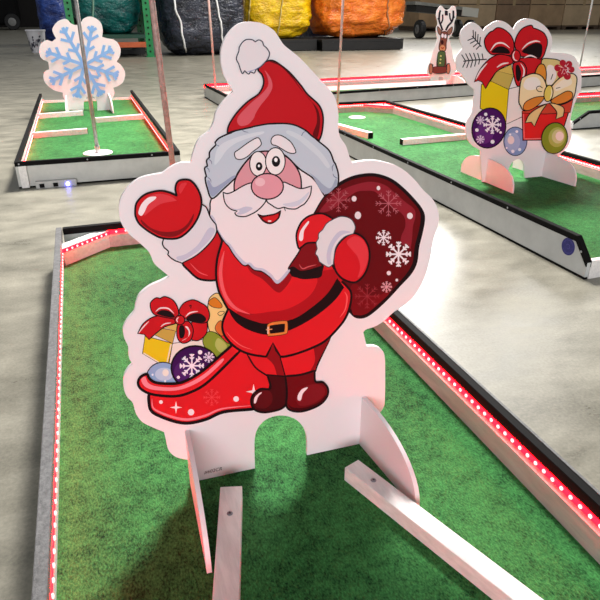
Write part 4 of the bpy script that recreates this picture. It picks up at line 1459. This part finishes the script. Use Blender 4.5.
bundle('wrapped_load', 'blue tarp-wrapped load standing left of the rack, behind the white tub', 'wrapped load', 42, 71, 46, 0.0, 3.4, 2.2,
       tarp('blue_tarp', (54, 88, 176), (20, 36, 100)), 6, 'wrapped loads at the far end', e=0.55, shift=0.1)

pallet('added black pallet filling in the shade under the rack', 80, 146, 55.5, 1.9, 0.26, DARKPAL)  # made-up pallet, its black standing in for shade under the rack

# white printed tub on the floor
b = on_z(39.0, 52.5, 0)
mpp = (on_y(45, 40, b.y) - on_y(27, 40, b.y)).length / 18
tub = thing('tub', 'white tub with dark printed marks on the floor left of the snowflake board', 'tub', b)
r0, r1, hh = 6.8 * mpp, 9.8 * mpp, 22.5 * mpp
bm = bmesh.new()
add_lathe(bm, b, [(r0, 0), (r0 * 1.02, 0.02), (r1, hh), (r1 * .95, hh), (r0 * .95, 0.05)], seg=36)
obj('body', bm, mat('white_tub', (236, 234, 240), rough=0.4), tub, smooth=False)
bm = bmesh.new()
add_lathe(bm, b, [(r1 * 1.0, hh * .93), (r1 * 1.06, hh * .94), (r1 * 1.06, hh * 1.005), (r1 * .97, hh * 1.005)], seg=36)
obj('rim', bm, mat('white_tub', (236, 234, 240)), tub)
bm = bmesh.new()
random.seed(3)
for k in range(26):
    a0 = -math.pi / 2 - 0.5 + (k - 13) * 0.11 + random.uniform(-.06, .06)
    z0 = hh * random.uniform(.18, .75)
    for q in range(3):
        aa, zz = a0 + random.uniform(-.07, .07), z0 + random.uniform(-.05, .05) * hh * 2
        da, dz = random.uniform(.04, .09), random.uniform(.025, .07) * hh
        vs = []
        for sa, sz in ((-1, -1), (1, -.6), (1, 1), (-1, .7)):
            z = zz + sz * dz
            rr = r0 + (r1 - r0) * z / hh + 0.012 + q * .002
            vs.append(bm.verts.new(b + Vector((rr * math.cos(aa + sa * da), rr * math.sin(aa + sa * da), z))))
        bm.faces.new(vs)
obj('printed_marks', bm, mat('dark_grey_print', (74, 74, 90)), tub)


def wheel(parent, c, r, w, tyre, hub, ax='y'):
    bm = bmesh.new()
    add_lathe(bm, c, [(r * .6, -w / 2), (r * .93, -w / 2), (r, -w * .3), (r, w * .3), (r * .93, w / 2), (r * .6, w / 2)], seg=26, axis=ax)
    o = obj('wheel', bm, tyre, parent)
    bm = bmesh.new()
    add_lathe(bm, c, [(r * .5, -w / 2 - .01), (r * .22, -w / 2 - .05), (r * .22, w / 2 + .05), (r * .5, w / 2 + .01)], seg=18, axis=ax)
    h = obj('hub', bm, hub, o)
    h['label'] = 'pale wheel hub'


RUBBER = mat('tyre_rubber', (24, 24, 25), rough=0.6)
HUB = mat('pale_hub', (150, 150, 148), rough=0.4)

# dark wheeled machine in the shade at the far left
b = on_z(14, 30, 0)
m = thing('machine', 'black wheeled machine standing in the dark at the far left', 'machine', (b.x, b.y + 1.5, 0))
DKM = mat('black_machine', (9, 9, 9), rough=0.7, var=0.3, scale=1.5, spec=0.2)
s = (on_y(20, 20, b.y) - on_y(14, 20, b.y)).length
bm = bmesh.new()
add_box(bm, (b.x - 1.2, b.y + 1.75, 1.75), (s * 8.2, 3.0, 2.9))
bevel_all(bm, 0.15)
obj('body', bm, DKM, m)
bm = bmesh.new()
add_box(bm, (b.x - 1.2, b.y + 1.7, 3.6), (s * 5, 2.2, 0.8))
bevel_all(bm, 0.2)
obj('cab', bm, DKM, m)
for dx in (-2.6, 0, 2.4):
    wheel(m, Vector((b.x + dx, b.y, s * 1.35)), s * 1.35, 0.35, RUBBER, HUB)

# flat cart behind the reindeer board
b = on_z(419, 38.5, 0)
cart = thing('cart', 'flat grey-decked cart with black tyres behind the reindeer board', 'cart', (b.x + 1.5, b.y + .8, 0))
s = (on_y(440, 20, b.y) - on_y(430, 20, b.y)).length / 10
u = Vector((0.985, -0.17, 0)).normalized()
nn = Vector((0.17, 0.985, 0)).normalized()
o0 = b - u * (s * 6)


def slab(poly, d0, d1):
    bm = bmesh.new()
    prof(bm, o0, u, nn, [(x * s, z * s) for x, z in poly], d0, d1)
    return bm


def zt(x):
    return 29.5 - x * 0.10


obj('deck', slab([(0, zt(0)), (58, zt(58)), (58, zt(58) - 2.5), (0, zt(0) - 2.5)], 0, 1.7), mat('grey_deck', (128, 130, 126), rough=0.5, var=0.2, scale=3), cart)
obj('chassis', slab([(2, zt(2) - 2.5), (56, zt(56) - 2.5), (56, zt(56) - 7), (2, zt(2) - 8)], 0.1, 1.6), mat('black_chassis', (22, 22, 22), rough=0.6), cart)
o = obj('side_flap', slab([(43, zt(43)), (58, zt(58)), (58, zt(58) - 7), (43, zt(43) - 7)], -0.08, -0.005), mat('pale_flap', (176, 178, 172), rough=0.5), cart)
o['label'] = 'pale grey side flap'
for du, dn in ((6, 0.0), (52, 0.0), (52, 1.6)):
    wheel(cart, o0 + u * (s * du) + nn * dn + Vector((0, 0, s * 7.5)), s * 7.5, s * 5, RUBBER, mat('grey_hub', (104, 104, 104), rough=0.4), ax='x')

# cardboard boxes on pallets along the far right
CARDS = [mat('cardboard', (172, 142, 108), rough=0.75, var=0.14, scale=1.2), mat('brown_cardboard', (146, 118, 92), rough=0.75, var=0.16, scale=1.0),
         mat('pale_cardboard', (190, 164, 130), rough=0.75, var=0.12, scale=1.1)]
TAPE = mat('packing_tape', (176, 150, 110), rough=0.3)
FLAP = mat('seam_shadow', (60, 46, 36), rough=0.8)
BYv = on_z(575, 29.5, 0).y
edges = [418, 456, 494, 527, 561, 598, 640]
words = ['cardboard box low in the row, behind the reindeer board', 'dark cardboard box low in the row, left of the gift board', 'cardboard box low in the row, above the left bow loop',
         'cardboard box low in the row, above the right bow loop', 'pale cardboard box low in the row, beside the thin right pole', 'cardboard box low in the row, cut off by the right edge']
for k in range(6):
    xa_, xb_ = on_y(edges[k], 29, BYv).x + .03, on_y(edges[k + 1], 29, BYv).x - .03
    w = xb_ - xa_
    t = thing('pallet', words[k].split(' low')[0].replace('cardboard box', 'wooden pallet under the cardboard box') + ', ' + words[k].split(', ')[-1], 'pallet', ((xa_ + xb_) / 2, BYv + 1.4, 0), 'pallets under the cardboard boxes')
    PW = mat('old_pallet_wood', (92, 74, 58), rough=0.8, var=0.2, scale=3)
    bm = bmesh.new()
    add_box(bm, ((xa_ + xb_) / 2, BYv + 1.4, .22), (w, 2.8, .08))
    obj('deck', bm, PW, t)
    for f in (0.06, 0.5, 0.94):
        bm = bmesh.new()
        add_box(bm, (xa_ + w * f, BYv + 1.4, .09), (w * .1, 2.8, .18))
        obj('block', bm, PW, t)
    z = 0.26
    for lv, hgt in enumerate((1.62, 1.9)):
        c = CARDS[(k * 2 + lv * (k + 1)) % 3] if k != 4 else CARDS[2]
        lab = words[k] if lv == 0 else words[k].replace('low in the row', 'in the upper row')
        t = thing('cardboard_box', lab, 'box', ((xa_ + xb_) / 2, BYv + 1.4, z), 'cardboard boxes along the far end')
        bm = bmesh.new()
        add_box(bm, ((xa_ + xb_) / 2, BYv + 1.4, z + hgt / 2), (w, 2.8, hgt))
        bevel_all(bm, 0.03, 1)
        obj('carton', bm, c, t)
        bm = bmesh.new()
        add_box(bm, ((xa_ + xb_) / 2, BYv - .004, z + hgt * .82), (w * .98, .008, 0.05))
        obj('flap_seam', bm, FLAP, t)
        bm = bmesh.new()
        add_box(bm, ((xa_ + xb_) / 2, BYv - .006, z + hgt * .88), (0.22, .01, hgt * .22))
        obj('tape', bm, TAPE, t)
        z += hgt + 0.01
